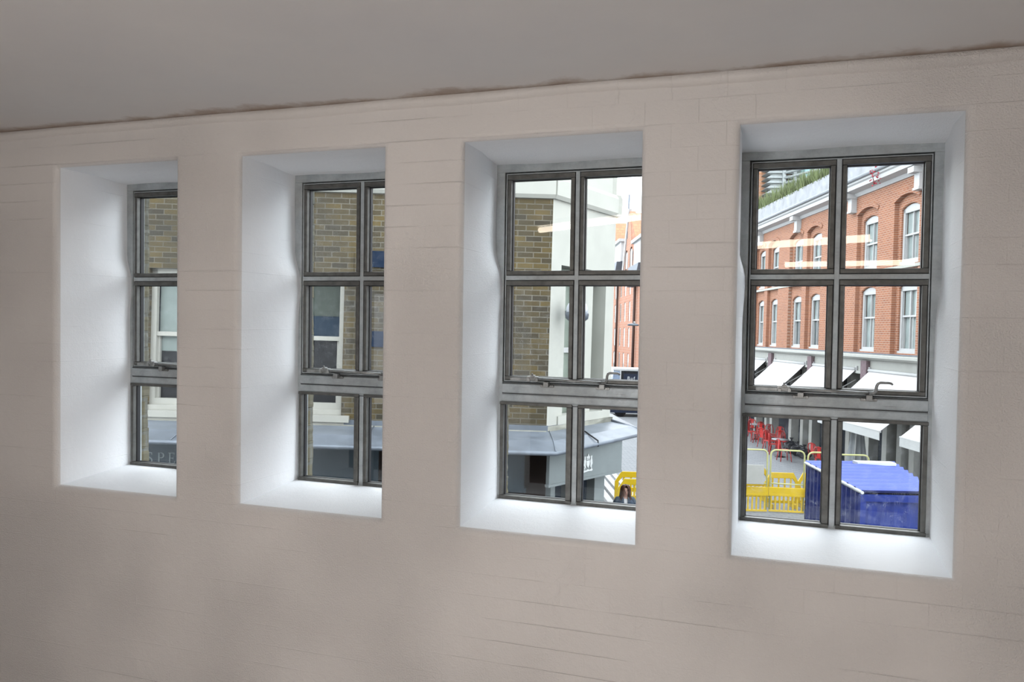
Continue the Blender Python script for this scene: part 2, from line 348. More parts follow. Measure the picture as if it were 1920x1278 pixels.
# ================================================================== THE ROOM
X0S = [0.0, 1.0242, 2.0561, 3.0835]
WO, HO, D = .689, 1.5, .444
CEIL, FLOOR = 1.68, -1.15
XL, XR, YB = -3.0, 7.0, -8.6
def wall_window_side():
    m = MB(); rr = .024
    xs = [XL]
    for x in X0S: xs += [x-rr, x+WO+rr]
    xs.append(XR)
    zl, zh = -rr, HO+rr
    def sub(a, b, z0, z1):
        m.face([(a, 0, z0), (b, 0, z0), (b, 0, z1), (a, 0, z1)])
    for i in range(len(xs)-1):
        a, b = xs[i], xs[i+1]
        sub(a, b, FLOOR, zl); sub(a, b, zh, CEIL+.05)
        if i % 2 == 0: sub(a, b, zl, zh)
    m.build('wall_front', 'wall', recalc=False)
    o = bpy.data.objects['wall_front']; tag(o, 'off-white painted block wall holding the four deep window recesses', kind='structure')
    # the four recesses: rounded arris then reveals with the plaster swelling near the frame
    for k, x0 in enumerate(X0S):
        q = MB(); YD = .512
        ncorner = 6
        ys = [(rr - rr*math.cos(t), -(rr - rr*math.sin(t))) for t in [math.pi/2*j/ncorner for j in range(ncorner+1)]]
        prof = []                       # (offset outwards, y)
        for j in range(ncorner+1):
            t = math.pi/2*j/ncorner; prof.append((rr*(1-math.sin(t)), rr*(1-math.cos(t))))
        for j in range(1, 17): prof.append((0, rr+(YD-rr)*j/16))
        def sst(a, b, x):
            t = max(0, min(1, (x-a)/(b-a))); return t*t*(3-2*t)
        rnd = random.Random(k+3)
        NZ, NX = 48, 16
        def ring(off, y):
            P = []
            dep = sst(.16, .42, y)
            def jl(z):            # left reveal swells out below the cross-bar
                up = sst(.98, 1.12, z); b = (-.020*up + .004*(1-up)) * dep
                b += .009*math.exp(-((z-.98)/.12)**2)*sst(.25, .42, y)
                return b + .0018*math.sin(z*9+k*2+y*7)*dep
            def jr(z):
                up = sst(.82, 1.0, z); return (.018*up + .001*(1-up))*dep + .0018*math.sin(z*8+k+y*9)*dep
            def jt(x): return (-.014+.004*math.sin(x*11+k))*dep*.6
            def jb(x): return .026*sst(.0, .44, y)
            x1, z1 = x0+WO, HO
            for i in range(NZ): z = -off+(z1+2*off)*i/NZ; P.append((x0-off+jl(z), y, z + (jb(0) if i == 0 else 0)))
            for i in range(NX): x = WO*i/NX; P.append((x0-off+(WO+2*off)*i/NX + (jl(z1) if i == 0 else 0), y, z1+off+jt(x)))
            for i in range(NZ): z = z1+off-(z1+2*off)*i/NZ; P.append((x1+off+jr(z), y, z + (jt(WO) if i == 0 else 0)))
            for i in range(NX): x = WO*(1-i/NX); P.append((x1+off-(WO+2*off)*i/NX + (jr(0) if i == 0 else 0), y, -off+jb(x)))
            return P
        n = 2*(NZ+NX)
        for off, y in prof: q.v += [Vector(p) for p in ring(off, y)]
        for a in range(len(prof)-1):
            for b in range(n):
                c = (b+1) % n; q.f.append([a*n+b, a*n+c, (a+1)*n+c, (a+1)*n+b]); q.sm.append(True)
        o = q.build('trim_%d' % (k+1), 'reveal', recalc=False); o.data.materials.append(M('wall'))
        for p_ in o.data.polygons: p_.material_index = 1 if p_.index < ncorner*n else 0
        # keep the sill / head / jamb corners crisp
        me = o.data
        sharp = me.attributes.new('sharp_edge', 'BOOLEAN', 'EDGE')
        corner = {0, NZ, NZ+NX, 2*NZ+NX}
        for e in me.edges:
            a, b = e.vertices
            if a % n == b % n and (a % n) in corner and min(a, b)//n >= ncorner-1: sharp.data[e.index].value = True
        tag(o, 'white plastered reveal and sloping sill of window %s' % ['far left', 'second from left', 'third from left', 'far right'][k], kind='structure')
wall_window_side()
def struct(name, a, b, mat, label=None):
    return tag(MB().box(a, b).build(name, mat), label, kind='structure')
struct('ceiling', (XL, YB, CEIL), (XR, 0.0, CEIL+.08), 'ceiling', 'flat grey-white painted ceiling with a brown-stained edge at the window wall')
struct('floor', (XL, YB, FLOOR-.08), (XR, 0.0, FLOOR), 'floor_vinyl')
struct('wall_left', (XL-.1, YB, FLOOR), (XL, 0, CEIL), 'wall'); struct('wall_right', (XR, YB, FLOOR), (XR+.1, 0, CEIL), 'wall')
struct('wall_back', (XL, YB-.1, FLOOR), (XR, YB, CEIL), 'wall')
def plaster_lip():      # uneven plaster lip right under the ceiling
    m = MB(); N = 200
    rnd = random.Random(2)
    for i in range(N+1):
        x = XL+(XR-XL)*i/N; j = .004*math.sin(x*3.1)+.003*math.sin(x*7.7+1)+rnd.uniform(-.0012, .0012)
        m.v += [Vector((x, .001, CEIL-.040+j)), Vector((x, -.015, CEIL-.031+j)), Vector((x, -.018, CEIL-.004+j*.4)), Vector((x, 0.001, CEIL+.004))]
    for i in range(N):
        for k in range(3): m.f.append([i*4+k, i*4+4+k, i*4+5+k, i*4+1+k]); m.sm.append(True)
    tag(m.build('trim_5', 'wall'), 'uneven plaster lip where the window wall meets the ceiling', kind='structure')
plaster_lip()

# outer leaf of the building, its brick jambs seen through the glass
def outer_leaf():
    m = MB(); y0, y1 = .506, .558; a0, a1 = .010, .690; z0, z1 = .014, 1.49
    xs = [XL-1]+sum([[x+a0, x+a1] for x in X0S], [])+[XR+1]
    for i in range(len(xs)-1):
        a, b = xs[i], xs[i+1]
        if i % 2 == 0: m.box((a, y0, -4.6), (b, y1, 3.2))
        else: m.box((a, y0, -4.6), (b, y1, z0)); m.box((a, y0, z1), (b, y1, 3.2))
    tag(m.build('wall_outer', 'jamb_brick'), 'brick outer face of the wall around the windows', kind='structure')
    rnd = random.Random(5)
    for k, x in enumerate(X0S):      # broken brick ends of the left jamb
        q = MB(); z = z0
        while z < z1-.02:
            h = rnd.uniform(.08, .10); y = y1+rnd.uniform(.0, .012); xx = x+a0+.001+rnd.uniform(0, .004)
            n = 5; pl = [(x-.03, z), (xx, z)]+[(xx+rnd.uniform(-.003, .002), z+h*(j+1)/n) for j in range(n)]+[(x-.03, z+h)]
            q.prism(pl, y0+.002, y, lambda s_, d, zz: (s_, d, zz)); z += h
        tag(q.build('trim_%d' % (6+k), 'jamb_brick', bevel=.003), kind='structure')
outer_leaf()

# ------------------------------------------------------------------ the windows
PANES = [('u', .050, .318, 1.028, 1.425), ('u', .376, .644, 1.028, 1.425), ('u', .050, .318, .567, .966), ('u', .376, .644, .567, .966),
         ('l', .028, .314, .040, .443), ('l', .381, .661, .040, .443)]
DIRT = [('glass_clean', 'glass_clean', 'glass_dusty', 'glass_dusty', 'glass_clean', 'glass_clean'),
        ('glass_dusty', 'glass_dusty', 'glass_dusty', 'glass_dusty', 'glass_clean', 'glass_clean'),
        ('glass_clean', 'glass_clean', 'glass_dusty', 'glass_clean', 'glass_clean', 'glass_clean'),
        ('glass_clean', 'glass_clean', 'glass_clean', 'glass_clean', 'glass_rain_spotted', 'glass_rain_spotted')]
WLAB = ['far left of the four, nearest the ceiling corner stain', 'second from the left', 'third from the left', 'far right, looking onto the red brick building']
def window(k, x0):
    W = thing('window_%d' % (k+1), (x0, D, 0), local=True)
    tag(W, 'grey metal six-pane window, ' + WLAB[k], kind='structure')
    # local coordinates: x from the opening's left, y from the frame face (outwards +), z from the sill
    f = MB()
    f.rectring((-.02, .012, .712, 1.52), (.020, .036, .674, 1.458), 0, .064)
    f.rectring((.018, .530, .676, 1.458), (.036, .552, .660, 1.442), .051, .064)
    f.box((.018, .002, .449), (.676, .062, .541))               # transom between casement and lower lights
    f.box((.018, -.004, .496), (.676, .01, .534)); f.box((.018, -.001, .458), (.676, .01, .487))
    f.box((.341, -.001, .030), (.362, .062, .455))              # lower mullion
    f.build('fixed_frame', 'frame', W, bevel=.002)
    for z_ in (.4475, .4915, .5375): MB().box((.020, -.0015, z_-.0016), (.674, .004, z_+.0016)).build('transom_joint', 'gasket', W)
    c = MB()                                                   # hinged upper casement
    c.rectring((.026, .545, .670, 1.452), (.031, .550, .665, 1.447), -.001, .05)
    c.box((.339, -.003, .547), (.357, .05, 1.45)); c.box((.028, -.0024, .988), (.668, .05, 1.008))
    c.build('casement_frame', 'frame', W, bevel=.0015)
    for i, (kind, a, b, z0, z1) in enumerate(PANES):
        left = i % 2 == 0
        if kind == 'u':
            oa = .031 if left else .358; ob = .338 if left else .665
            zo0, zo1 = (1.009, 1.446) if i < 2 else (.551, .987)
        else:
            oa = .009 if left else .363; ob = .340 if left else .680
            zo0, zo1 = .020, .457
        g = MB(); e = .0015
        wd = .011
        # two side beads run between the top and bottom beads, as in the photo
        g.box((oa+e, -.006, z1-.0005), (ob-e, .030, zo1-e)); g.box((oa+e, -.006, zo0+e), (ob-e, .030, z0+.0005))
        g.box((oa+e*2, -.004, z0+.0015), (a, .030, z1-.0015)); g.box((b, -.004, z0+.0015), (ob-e*2, .030, z1-.0015))
        g.build('glazing_bead', 'bead', W, bevel=.0018)
        k_ = MB(); k_.rectring((oa-.001, zo0-.001, ob+.001, zo1+.001), (a-.0005, z0-.0005, b+.0005, z1+.0005), .004, .047)
        k_.rectring((a-.001, z0-.001, b+.001, z1+.001), (a+.0035, z0+.002, b-.0035, z1-.0035), .020, .040)
        k_.build('gasket', 'gasket', W)
        p = MB(); p.box((a-.002, .033, z0-.002), (b+.002, .0345, z1+.002)); p.build('glass_pane', DIRT[k][i], W)
    # cam bar, its pivot, two keeps and the swung handle
    bar = MB(); bar.tube([(.185, -.022, .562), (.484, -.022, .556)], .0065, 12); bar.build('locking_bar', 'brassy', W)
    pv = MB(); pv.box((.140, -.030, .552), (.188, -.004, .572)); pv.tube([(.150, -.034, .556), (.150, -.004, .556)], .008, 12)
    pv.tube([(.185, -.034, .556), (.185, -.004, .556)], .008, 12); pv.box((.158, -.036, .566), (.176, -.012, .578)); pv.tube([(.166, -.03, .57), (.166, -.03, .586)], .004, 8)
    pv.box((.06, -.012, .550), (.15, -.004, .563)); pv.build('pivot_block', 'brassy', W, bevel=.0015)
    for bx in (.227, .471):
        q = MB(); q.box((bx-.011, -.030, .528), (bx+.011, -.004, .549)); q.box((bx-.026, -.010, .524), (bx+.026, -.002, .535))
        for s_ in (-1, 1): q.tube([(bx+s_*.024, -.011, .530), (bx+s_*.024, -.002, .530)], .0065, 10)
        q.build('bar_keep', 'brassy', W, bevel=.001)
    h = MB(); h.tube([(.470, -.024, .556), (.486, -.026, .558), (.492, -.030, .566), (.495, -.034, .586), (.499, -.036, .595), (.507, -.037, .599), (.535, -.038, .599), (.544, -.038, .597), (.549, -.038, .592)],
                     .006, 10, rr=[.008, .0075, .006, .0055, .0055, .0055, .005, .0045, .0035])
    h.build('bar_handle', 'brassy', W)
for k, x in enumerate(X0S): window(k, x)

# ------------------------------------------------------------------ room lights (seen reflected in the panes)
def ceiling_light(a, b, label, r=.034):
    a = Vector(a); b = Vector(b); mid = (a+b)/2; d = (b-a); L = d.length; rz = math.atan2(d.y, d.x)
    T = thing('ceiling_light', (mid.x, mid.y, 1.6), local=True, rz=rz)
    tag(T, label, 'light', 'strip lights on the ceiling')
    m = MB().box((-L/2-.02, -.05, .045), (L/2+.02, .05, .08)); m.box((-L/2-.02, -.02, -.0), (-L/2, .02, .05)); m.box((L/2, -.02, -.0), (L/2+.02, .02, .05))
    m.build('light_body', 'tube_body', T)
    MB().tube([(-L/2, 0, .012), (L/2, 0, .012)], r, 14).build('light_tube', 'tube_light', T)
ceiling_light((2.80, -4.73, 0), (4.01, -4.08, 0), 'warm strip light mirrored brightly in the far right window')
ceiling_light((3.30, -7.33, 0), (4.86, -7.11, 0), 'warm strip light mirrored lowest in the far right window')
ceiling_light((1.22, -2.88, 0), (2.35, -2.12, 0), 'warm strip light mirrored in the third window from the left', .024)

# ================================================================== THE STREET (street coordinates)
def ext_struct(name, mb, mat, label=None):
    return tag(mb.build(name, mat, ext=True), label, kind='structure')
ext_struct('street_ground', MB().box((-40, 1.2, GZ-.2), (60, 140, GZ)), 'street_setts', 'grey stone setts paving the street')

def facade_map(O, t, n):
    O = Vector(O); t = Vector(t).normalized(); n = Vector(n).normalized()
    return lambda s, d, z: O + t*s + n*d + Vector((0, 0, z))
def arc(s0, s1, z, rise, n=10, rev=False):
    """points along a segmental arch whose springing is z and crown z+rise"""
    P = [(s0+(s1-s0)*i/n, z+rise*(1-(2*i/n-1)**2)) for i in range(n+1)]
    return P[::-1] if rev else P
def wall_openings(m, mp, s0, s1, z0, z1, d0, d1, ops):
    """solid wall slab between depths d0..d1 with arched openings (a,b,zb,zt,rise)"""
    cols_ = {}
    for o in ops: cols_.setdefault((o[0], o[1]), []).append(o)
    cur = s0
    for (a, b) in sorted(cols_):
        if a > cur: m.box((cur, d0, z0), (a, d1, z1), mp)
        lst = sorted(cols_[(a, b)], key=lambda o: o[2])
        base = [(a, z0), (b, z0)]; 
        for o in lst:
            m.prism(base + [(b, o[2]), (a, o[2])], d0, d1, mp)
            base = arc(a, b, o[3], o[4]) if o[4] else [(a, o[3]), (b, o[3])]
        m.prism(base + [(b, z1), (a, z1)], d0, d1, mp)
        cur = b
    if cur < s1: m.box((cur, d0, z0), (s1, d1, z1), mp)
    return m
def sash(mp, a, b, zb, zt, rise, d, parent, paint, glass, lower=None, bars=1, blind=None, meet=.5, fw=.09):
    """sliding sash window: frame (part) with glass as sub-part; d = depth of the frame's face"""
    f = MB(); iz0 = zb+.16; 
    poly_o = [(a, zb), (b, zb)]
    f.box((a-.03, d-.02, zb), (b+.03, d+.06, zb+.07), mp)                    # sill
    f.box((a, d-.08, zb+.05), (b, d, iz0), mp); f.box((a, d-.08, iz0), (a+fw, d, zt), mp); f.box((b-fw, d-.08, iz0), (b, d, zt), mp)
    hd = arc(a, b, zt, rise) if rise else [(a, zt), (b, zt)]
    f.prism([(b, zt-fw), (a, zt-fw)] + hd, d-.08, d, mp)
    zm = iz0+(zt-fw-iz0)*meet
    f.box((a+fw, d-.10, zm-.03), (b-fw, d-.02, zm+.03), mp)
    for i in range(bars):
        s = a+fw+(b-a-2*fw)*(i+1)/(bars+1); f.box((s-.016, d-.10, iz0), (s+.016, d-.03, zt-fw), mp)
    f.box((a+fw, d-.12, iz0), (a+fw+.035, d-.05, zm), mp); f.box((b-fw-.035, d-.12, iz0), (b-fw, d-.05, zm), mp)
    fr = f.build('window', M(paint), parent)
    MB().box((a+fw, d-.14, iz0), (b-fw, d-.125, zm), mp).build('window_glass', M(lower or glass), fr)
    MB().box((a+fw, d-.12, zm), (b-fw, d-.105, zt-fw), mp).build('window_glass', M(glass), fr)
    if blind:
        z = zt-fw-(zt-fw-iz0)*blind
        MB().box((a+fw+.01, d-.104, z), (b-fw-.01, d-.098, zt-fw), mp).build('blind', M('dark_blind' if blind < .5 else 'pale_blind'), fr)
    return fr

# ------------------------------------------------------------------ corner building opposite (yellow brick, pale stone chamfer, lead canopy)
A = Vector((.52, 11.0, 0)); Bc = Vector((1.60, 12.55, 0)); CH = (Bc-A).length
T = thing('corner_building', (-3, 11.5, GZ), ext=True)
tag(T, 'corner building of dark yellow brick with pale stone chamfered corner above a lead canopy', 'building')
mf = facade_map((0, 11.0, 0), (1, 0, 0), (0, -1, 0))       # s = x
tv = (Bc-A).normalized(); nv = Vector((tv.y, -tv.x, 0))
mc = facade_map(A, tv, nv)
zc = 1.88
wa = [(E(277, 640, 11).x, E(277, 640, 11).x+1.13), (E(643, 640, 11).x-1.13, E(643, 640, 11).x)]
zsb = E(620, 778, 11).z; zst = E(620, 512, 11).z
ops = [(a, b, zsb, zst, .0) for a, b in wa]
m = MB(); wall_openings(m, mf, -9, A.x, -1.45, zc, -.35, 0, ops)
m.build('brick_wall', 'yellow_stock_brick', T)
for i, (a, b) in enumerate(wa):
    fr = sash(mf, a+.0, b-.0, zsb, zst, 0, -.09, T, 'cream_sash_paint', 'window_navy_glass' if i else 'window_navy_glass', bars=0, blind=.30 if i else .62, meet=.52, fw=.075)
    q = MB(); q.box((a-.12, -.05, zsb-.09), (b+.12, .07, zsb), mf); q.box((a-.05, -.02, zsb-.16), (b+.05, .04, zsb-.09), mf); q.build('window_sill', 'cream_sash_paint', T)
    MB().box((a-.12, -.02, zst), (b+.12, .012, zst+.30), mf).build('flat_arch', 'yellow_stock_brick', T)
# stone plinth course along the base of the brick
m = MB(); m.box((-9, -.05, -1.47), (A.x, .05, -1.36), mf); m.build('stone_course', 'weathered_sill_stone', T)
# chamfer
ca, cb = .27, 1.62
m = MB(); zh = .98
wall_openings(m, mc, 0, CH, -1.45, zc, -.3, 0, [(ca, cb, -1.30, zh, 0)])
m.build('stone_corner', 'pale_stone', T)
m = MB(); m.box((ca, -.42, -1.3), (cb, -.30, zh), mc); m.build('recess_panel', 'sage_paint', T)
m = MB(); m.box((ca, -.24, -1.3), (ca+.20, -.04, zh-.1), mc); m.box((1.08, -.26, -1.3), (1.32, -.06, zh-.1), mc); m.box((ca, -.25, zh-.16), (cb, -.1, zh-.08), mc)
m.box((ca, -.2, -1.32), (cb, .02, -1.18), mc)
m.build('stone_mullion', 'pale_stone', T)
m = MB(); m.box((ca+.2, -.30, E(1065, 662, 11.5).z), (1.08, -.26, E(1065, 652, 11.5).z), mc); m.build('sash_rail', 'white_paint', T)
m = MB(); m.box((-.02, -.04, -1.52), (CH+.03, .035, -1.30), mc); m.build('stone_base', 'weathered_sill_stone', T)
# return wall up the side street
ms = facade_map(Bc, (-.06, 1, 0), (1, .06, 0))
MB().box((0, -.3, -1.45), (14, 0, 3.4), ms).build('side_wall', 'pale_stone', T)
# cornice round all three sides
m = MB()
def cornice(mp, s0, s1, z, prof, m):
    m.prism([(0, 0)]*0 or prof, s0, s1, mp)
prof = [(-.1, 0), (.04, 0), (.075, .05), (.08, .27), (.05, .33), (-.1, .36)]
cm_f = lambda d, s, z: Vector((s, 11.0-d, z+zc)); cm_c = lambda d, s, z: mc(s, d, z+zc); cm_s = lambda d, s, z: ms(s, d, z+zc)
m.prism(prof, -9, A.x+.03, cm_f); m.prism(prof, -.02, CH+.05, cm_c); m.prism(prof, -.10, 14, cm_s)
m.build('cornice', 'pale_stone', T)
m = MB(); wall_openings(m, mc, .15, CH-.05, zc+.3, 3.4, -.35, -.05, [(.55, 1.0, zc+.55, 3.2, 0), (1.22, 1.5, zc+.55, 3.2, 0)])
m.box((-9, -.5, zc+.3), (A.x, -.05, 3.4), mf); m.build('attic_wall', 'pale_stone', T)
for a, b in ((.55, 1.0), (1.22, 1.5)): MB().box((a, -.3, zc+.55), (b, -.22, 3.2), mc).build('attic_window', 'sage_paint', T)
MB().box((-9, 11.3, 3.3), (1.2, 24, 3.4)).build('roof', 'lead_sheet', T)
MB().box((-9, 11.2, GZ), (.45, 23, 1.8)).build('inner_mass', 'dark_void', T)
# lead canopy: upstand, slope, rolled edge
e0 = Vector((-9, 9.95, -1.50)); e1 = Vector((.60, 9.95, -1.50)); e2 = Vector((2.12, 12.3, -1.50)); e3 = e2+Vector((-.1, 1.6, 0))
w0 = Vector((-9, 10.99, -1.37)); w1 = Vector((.54, 10.99, -1.37)); w2 = Vector((1.63, 12.52, -1.37)); w3 = w2+Vector((-.05, 2, 0))
m = MB()
th = Vector((0, 0, -.05))
def lead(a, b, c, d):
    """sloping sheet a-b at the wall, d-c at the eave, with a knee"""
    k1 = a.lerp(d, .62)+Vector((0, 0, .035)); k2 = b.lerp(c, .62)+Vector((0, 0, .035))
    m.face([a, b, k2, k1]); m.face([k1, k2, c, d]); m.face([d, c, c+th, d+th]); m.face([d+th, c+th, b+th*2, a+th*2])
lead(w0, w1, e1, e0); lead(w1, w2, e2, e1); lead(w2, w3, e3, e2)
m.tube([e0+th*.4, e1+th*.4, e2+th*.4, e3+th*.4], .028, 10)
m.box((-9, .0, -1.40), (A.x+.02, .035, -1.29), mf); m.box((-.01, 0, -1.40), (CH+.02, .035, -1.30), mc)
can = m.build('lead_canopy', 'lead_sheet', T, recalc=True)
m = MB()       # standing welts
for s, e_ in ((w0.lerp(w1, .49), e0.lerp(e1, .49)), (w0.lerp(w1, .745), e0.lerp(e1, .745)), (w0.lerp(w1, .93), e0.lerp(e1, .93)), (w1.lerp(w2, .02), e1.lerp(e2, .0))):
    k = s.lerp(e_, .62)+Vector((0, 0, .035)); MB().tube([s+Vector((0, 0, .008)), k+Vector((0, 0, .008)), e_+Vector((0, 0, .008))], .008, 6).build('lead_welt', 'lead_sheet', can)
m.tube([w2+Vector((0, 0, .02)), e2.lerp(w2, .15)+Vector((0, 0, .02)), e2.lerp(w2, .02)+Vector((.0, .5, .03))], .02, 6)
m.build('lead_welt', 'lead_sheet', can)
m = MB(); s = w1.lerp(w2, .36); e_ = e1.lerp(e2, .42); k = s.lerp(e_, .5)+Vector((0, 0, .05))
m.tube([s+Vector((0, 0, .02)), k, e_+Vector((0, -.01, .03)), e_+Vector((0, -.03, -.05))], .011, 8); m.build('black_cable', 'black_paint', can)
# fascias under the canopy
MB().box((-9, .38, -2.12), (-1.75, .44, -1.53), mf).build('shop_fascia', 'dark_shop_fascia', T)
MB().box((-1.15, .38, -2.12), (.22, .44, -1.53), mf).build('shop_fascia', 'dark_shop_fascia', T)
MB().box((-1.8, .22, GZ), (.60, .27, -1.49), mf).build('recess_lining', 'shop_dark_wood', T)
f0 = Vector((E(1030, 880, 10.3).x, 10.3, 0)); f1 = Vector((E(1166, 850, 11.65).x, 11.65, 0)); fl = (f1-f0).length
ftv = (f1-f0).normalized(); fnv = Vector((ftv.y, -ftv.x, 0)); mg = facade_map(f0, ftv, fnv)
fas = MB().box((0, -.05, -2.0), (fl, 0, -1.52), mg).build('sign_fascia', 'grey_shop_paint', T)
MB().box((-.02, -.05, -2.02), (fl, .012, -1.985), mg).build('fascia_bead', 'grey_shop_paint', fas)
# crest: crown, shield and two supporters on a scroll
cs = (Vector((E(1100, 865, 10.98).x, 10.98, 0))-f0).dot(ftv); cz = E(1100, 865, 10.98).z
def cr(P): return [(cs+a*.0098, cz+b*.0098) for a, b in P]
m = MB()
m.prism(cr([(-4, 2), (4, 2), (4, -4), (0, -9), (-4, -4)]), .002, .012, mg)
m.prism(cr([(-4, 5), (-5, 9), (-2.5, 7.5), (0, 12), (2.5, 7.5), (5, 9), (4, 5)]), .002, .012, mg); m.prism(cr([(-4.2, 3.2), (4.2, 3.2), (4.2, 4.4), (-4.2, 4.4)]), .002, .012, mg)
for s_ in (-1, 1):
    b_ = [(5, -9), (6, -3), (5, 1), (6.5, 4), (6, 7), (8, 9), (10, 7.5), (9.3, 5), (10.5, 1), (9.5, -2), (11.5, 0), (11, -4), (9, -6), (9.5, -10), (7.5, -10), (7, -7)]
    b_ = [(a*s_, b) for a, b in b_]; m.prism(cr(b_ if s_ > 0 else b_[::-1]), .002, .012, mg)
m.prism(cr([(-12, -13), (-9, -11), (-4, -12), (0, -10.5), (4, -12), (9, -10), (12, -12), (10, -14), (5, -13.5), (0, -13.5), (-6, -14), (-10, -14.5)]), .002, .012, mg)
m.build('crest', 'crest_white', fas)
# lettering on the shaded fascia
def text(body, h, mp, s, z, d, name, mat, parent, serif=True, th=.004, narrow=1):
    cu = bpy.data.curves.new(name, 'FONT'); cu.body = body; cu.size = h/.7; cu.space_character = 1.25
    ob = bpy.data.objects.new('tmp', cu); COL.objects.link(ob); bpy.context.view_layer.update()
    me = bpy.data.meshes.new_from_object(ob.evaluated_get(bpy.context.evaluated_depsgraph_get())); bpy.data.objects.remove(ob)
    m = MB()
    for p in me.polygons: m.face([mp(s+me.vertices[i].co.x*narrow, d, z+me.vertices[i].co.y) for i in p.vertices])
    if serif:
        W_ = max(v.co.x for v in me.vertices)
    return m.build(name, mat, parent, recalc=False)
ls = E(275, 858, 10.58).x; lz = E(290, 867, 10.58).z
h = .145
def L_poly(m, polys, s, sc): 
    for P in polys: m.prism([(s+a*sc, lz+b*sc) for a, b in P], .441, .447, mf)
sc = h/10
SP = [[(0.6, 0.2), (1.1, 0.2), (1.4, 2.9), (0.8, 2.9)], [(1.2, .9), (2.4, .1), (4.0, -.1), (5.6, .6), (6.3, 2.2), (5.9, 3.7), (4.8, 4.7), (2.6, 6.0), (2.0, 7.2), (2.4, 8.6), (3.6, 9.4), (4.8, 9.2), (5.4, 8.4), (5.6, 9.2), (4.0, 10.1), (2.2, 9.8), (1.0, 8.6), (.8, 7.0), (1.6, 5.5), (4.0, 4.1), (5.0, 2.9), (4.9, 1.5), (3.8, .6), (2.4, .8)], [(5.2, 7.4), (5.8, 7.4), (5.7, 10), (5.3, 10)]]
PP = [[(.2, 0), (3.2, 0), (3.2, .5), (2.3, .7), (2.3, 9.4), (3.0, 9.6), (1.0, 9.4), (1.1, .6), (.2, .5)], [(.2, 9.5), (4.2, 10), (6.0, 9.2), (6.6, 7.4), (6.0, 5.6), (4.4, 4.7), (2.3, 4.8), (2.3, 5.3), (4.1, 5.3), (5.1, 6.2), (5.3, 7.5), (4.9, 8.8), (3.8, 9.4), (2.3, 9.4), (.2, 9.2)]]
EE = [[(.2, 0), (6.2, 0), (6.6, 2.3), (6.1, 2.3), (5.6, .7), (2.3, .6), (2.3, 4.7), (4.6, 4.7), (4.6, 3.8), (5.0, 3.8), (5.0, 6.2), (4.6, 6.2), (4.6, 5.3), (2.3, 5.3), (2.3, 9.4), (5.4, 9.4), (5.8, 8.0), (6.2, 8.0), (6.1, 10), (.2, 10), (.2, 9.5), (1.1, 9.4), (1.1, .6), (.2, .5)]]
for nm, G, off in (('letter', SP, 0), ('letter', PP, 10.0), ('letter', EE, 19.5)):
    m = MB(); L_poly(m, G, ls+off*sc*1.05, sc); m.build(nm, 'lettering_grey', bpy.data.objects['shop_fascia'])
# ground floor: posts and dark shop glass
MB().box((-9, .1, GZ), (.2, .12, -2.1), mf).build('shop_glass', 'shop_glass', T)
m = MB()
for s in (-7.6, -5.2, -3.5, -1.8): MB().box((s-.06, .1, GZ), (s+.06, .34, -2.1), mf).build('shop_post', 'dark_shop_fascia', T)
MB().box((-9, .12, -2.16), (.25, .40, -2.10), mf).build('fascia_soffit', 'dark_shop_fascia', T)
mh = facade_map(f0+Vector((-.30, .18, 0)), ftv, fnv)
MB().box((.37, -.02, GZ), (fl-.1, .0, -1.9), mh).build('shop_glass', 'shop_glass', T)
m = MB()
for s, w_ in ((.42, .05), (.86, .06), (1.10, .045), (1.56, .13)): MB().box((s-w_, .0, GZ), (s+w_, .14, -1.9), mh).build('shop_post', 'grey_shop_paint', T)
MB().box((.37, 0, -3.9), (fl-.1, .05, -3.8), mh).build('stall_rail', 'grey_shop_paint', T)
# big round wall lamp on the chamfer
lp = E(1082, 581, 11.05)
Lm = thing('wall_lamp', lp, ext=True, local=True)
tag(Lm, 'round white wall lamp with dark lower rim on the pale stone corner', 'lamp')
MB().ball((0, 0, 0), .155, 22, 14, (1, 1, .95)).build('lamp_globe', 'opal_globe', Lm)
MB().lathe([(.158, -.03), (.170, -.06), (.16, -.12), (.11, -.16), (.02, -.165)], (0, 0, 0), 22).build('lamp_rim', 'lamp_grey', Lm)
MB().tube([(0, .12, 0), (-.04, .45, 0), (-.1, .75, -.02)], .03, 8).build('lamp_arm', 'black_paint', Lm)
# two dark blue plates on the brick
for (v0, v1, lab) in ((471, 501, 'upper small dark blue plate fixed to the yellow brick wall'), (621, 650, 'lower small dark blue plate fixed to the yellow brick wall')):
    a = E(697, v1, 10.99); b = E(722, v0, 10.99)
    tag(MB().box((a.x, 10.96, a.z), (b.x, 10.995, b.z)).build('wall_plate', 'blue_plaque', ext=True, origin=(a.x, 10.99, a.z), bevel=.004), lab, 'sign', 'dark blue plates on the brick wall')
# pale kerb ramp beside the corner
k0 = EG(1150, 905); 
m = MB()
for i in range(4): m.prism([(k0.x-.5+i*.30, k0.y-6), (k0.x-.32+i*.30, k0.y-6), (k0.x-.62+i*.30, k0.y+2), (k0.x-.80+i*.30, k0.y+2)], GZ, GZ+.10-.02*i, lambda s, d, z: (s, z, d))
tag(m.build('kerb_stones', 'pale_kerb', ext=True), 'pale kerb stones at the foot of the corner building', kind='structure')

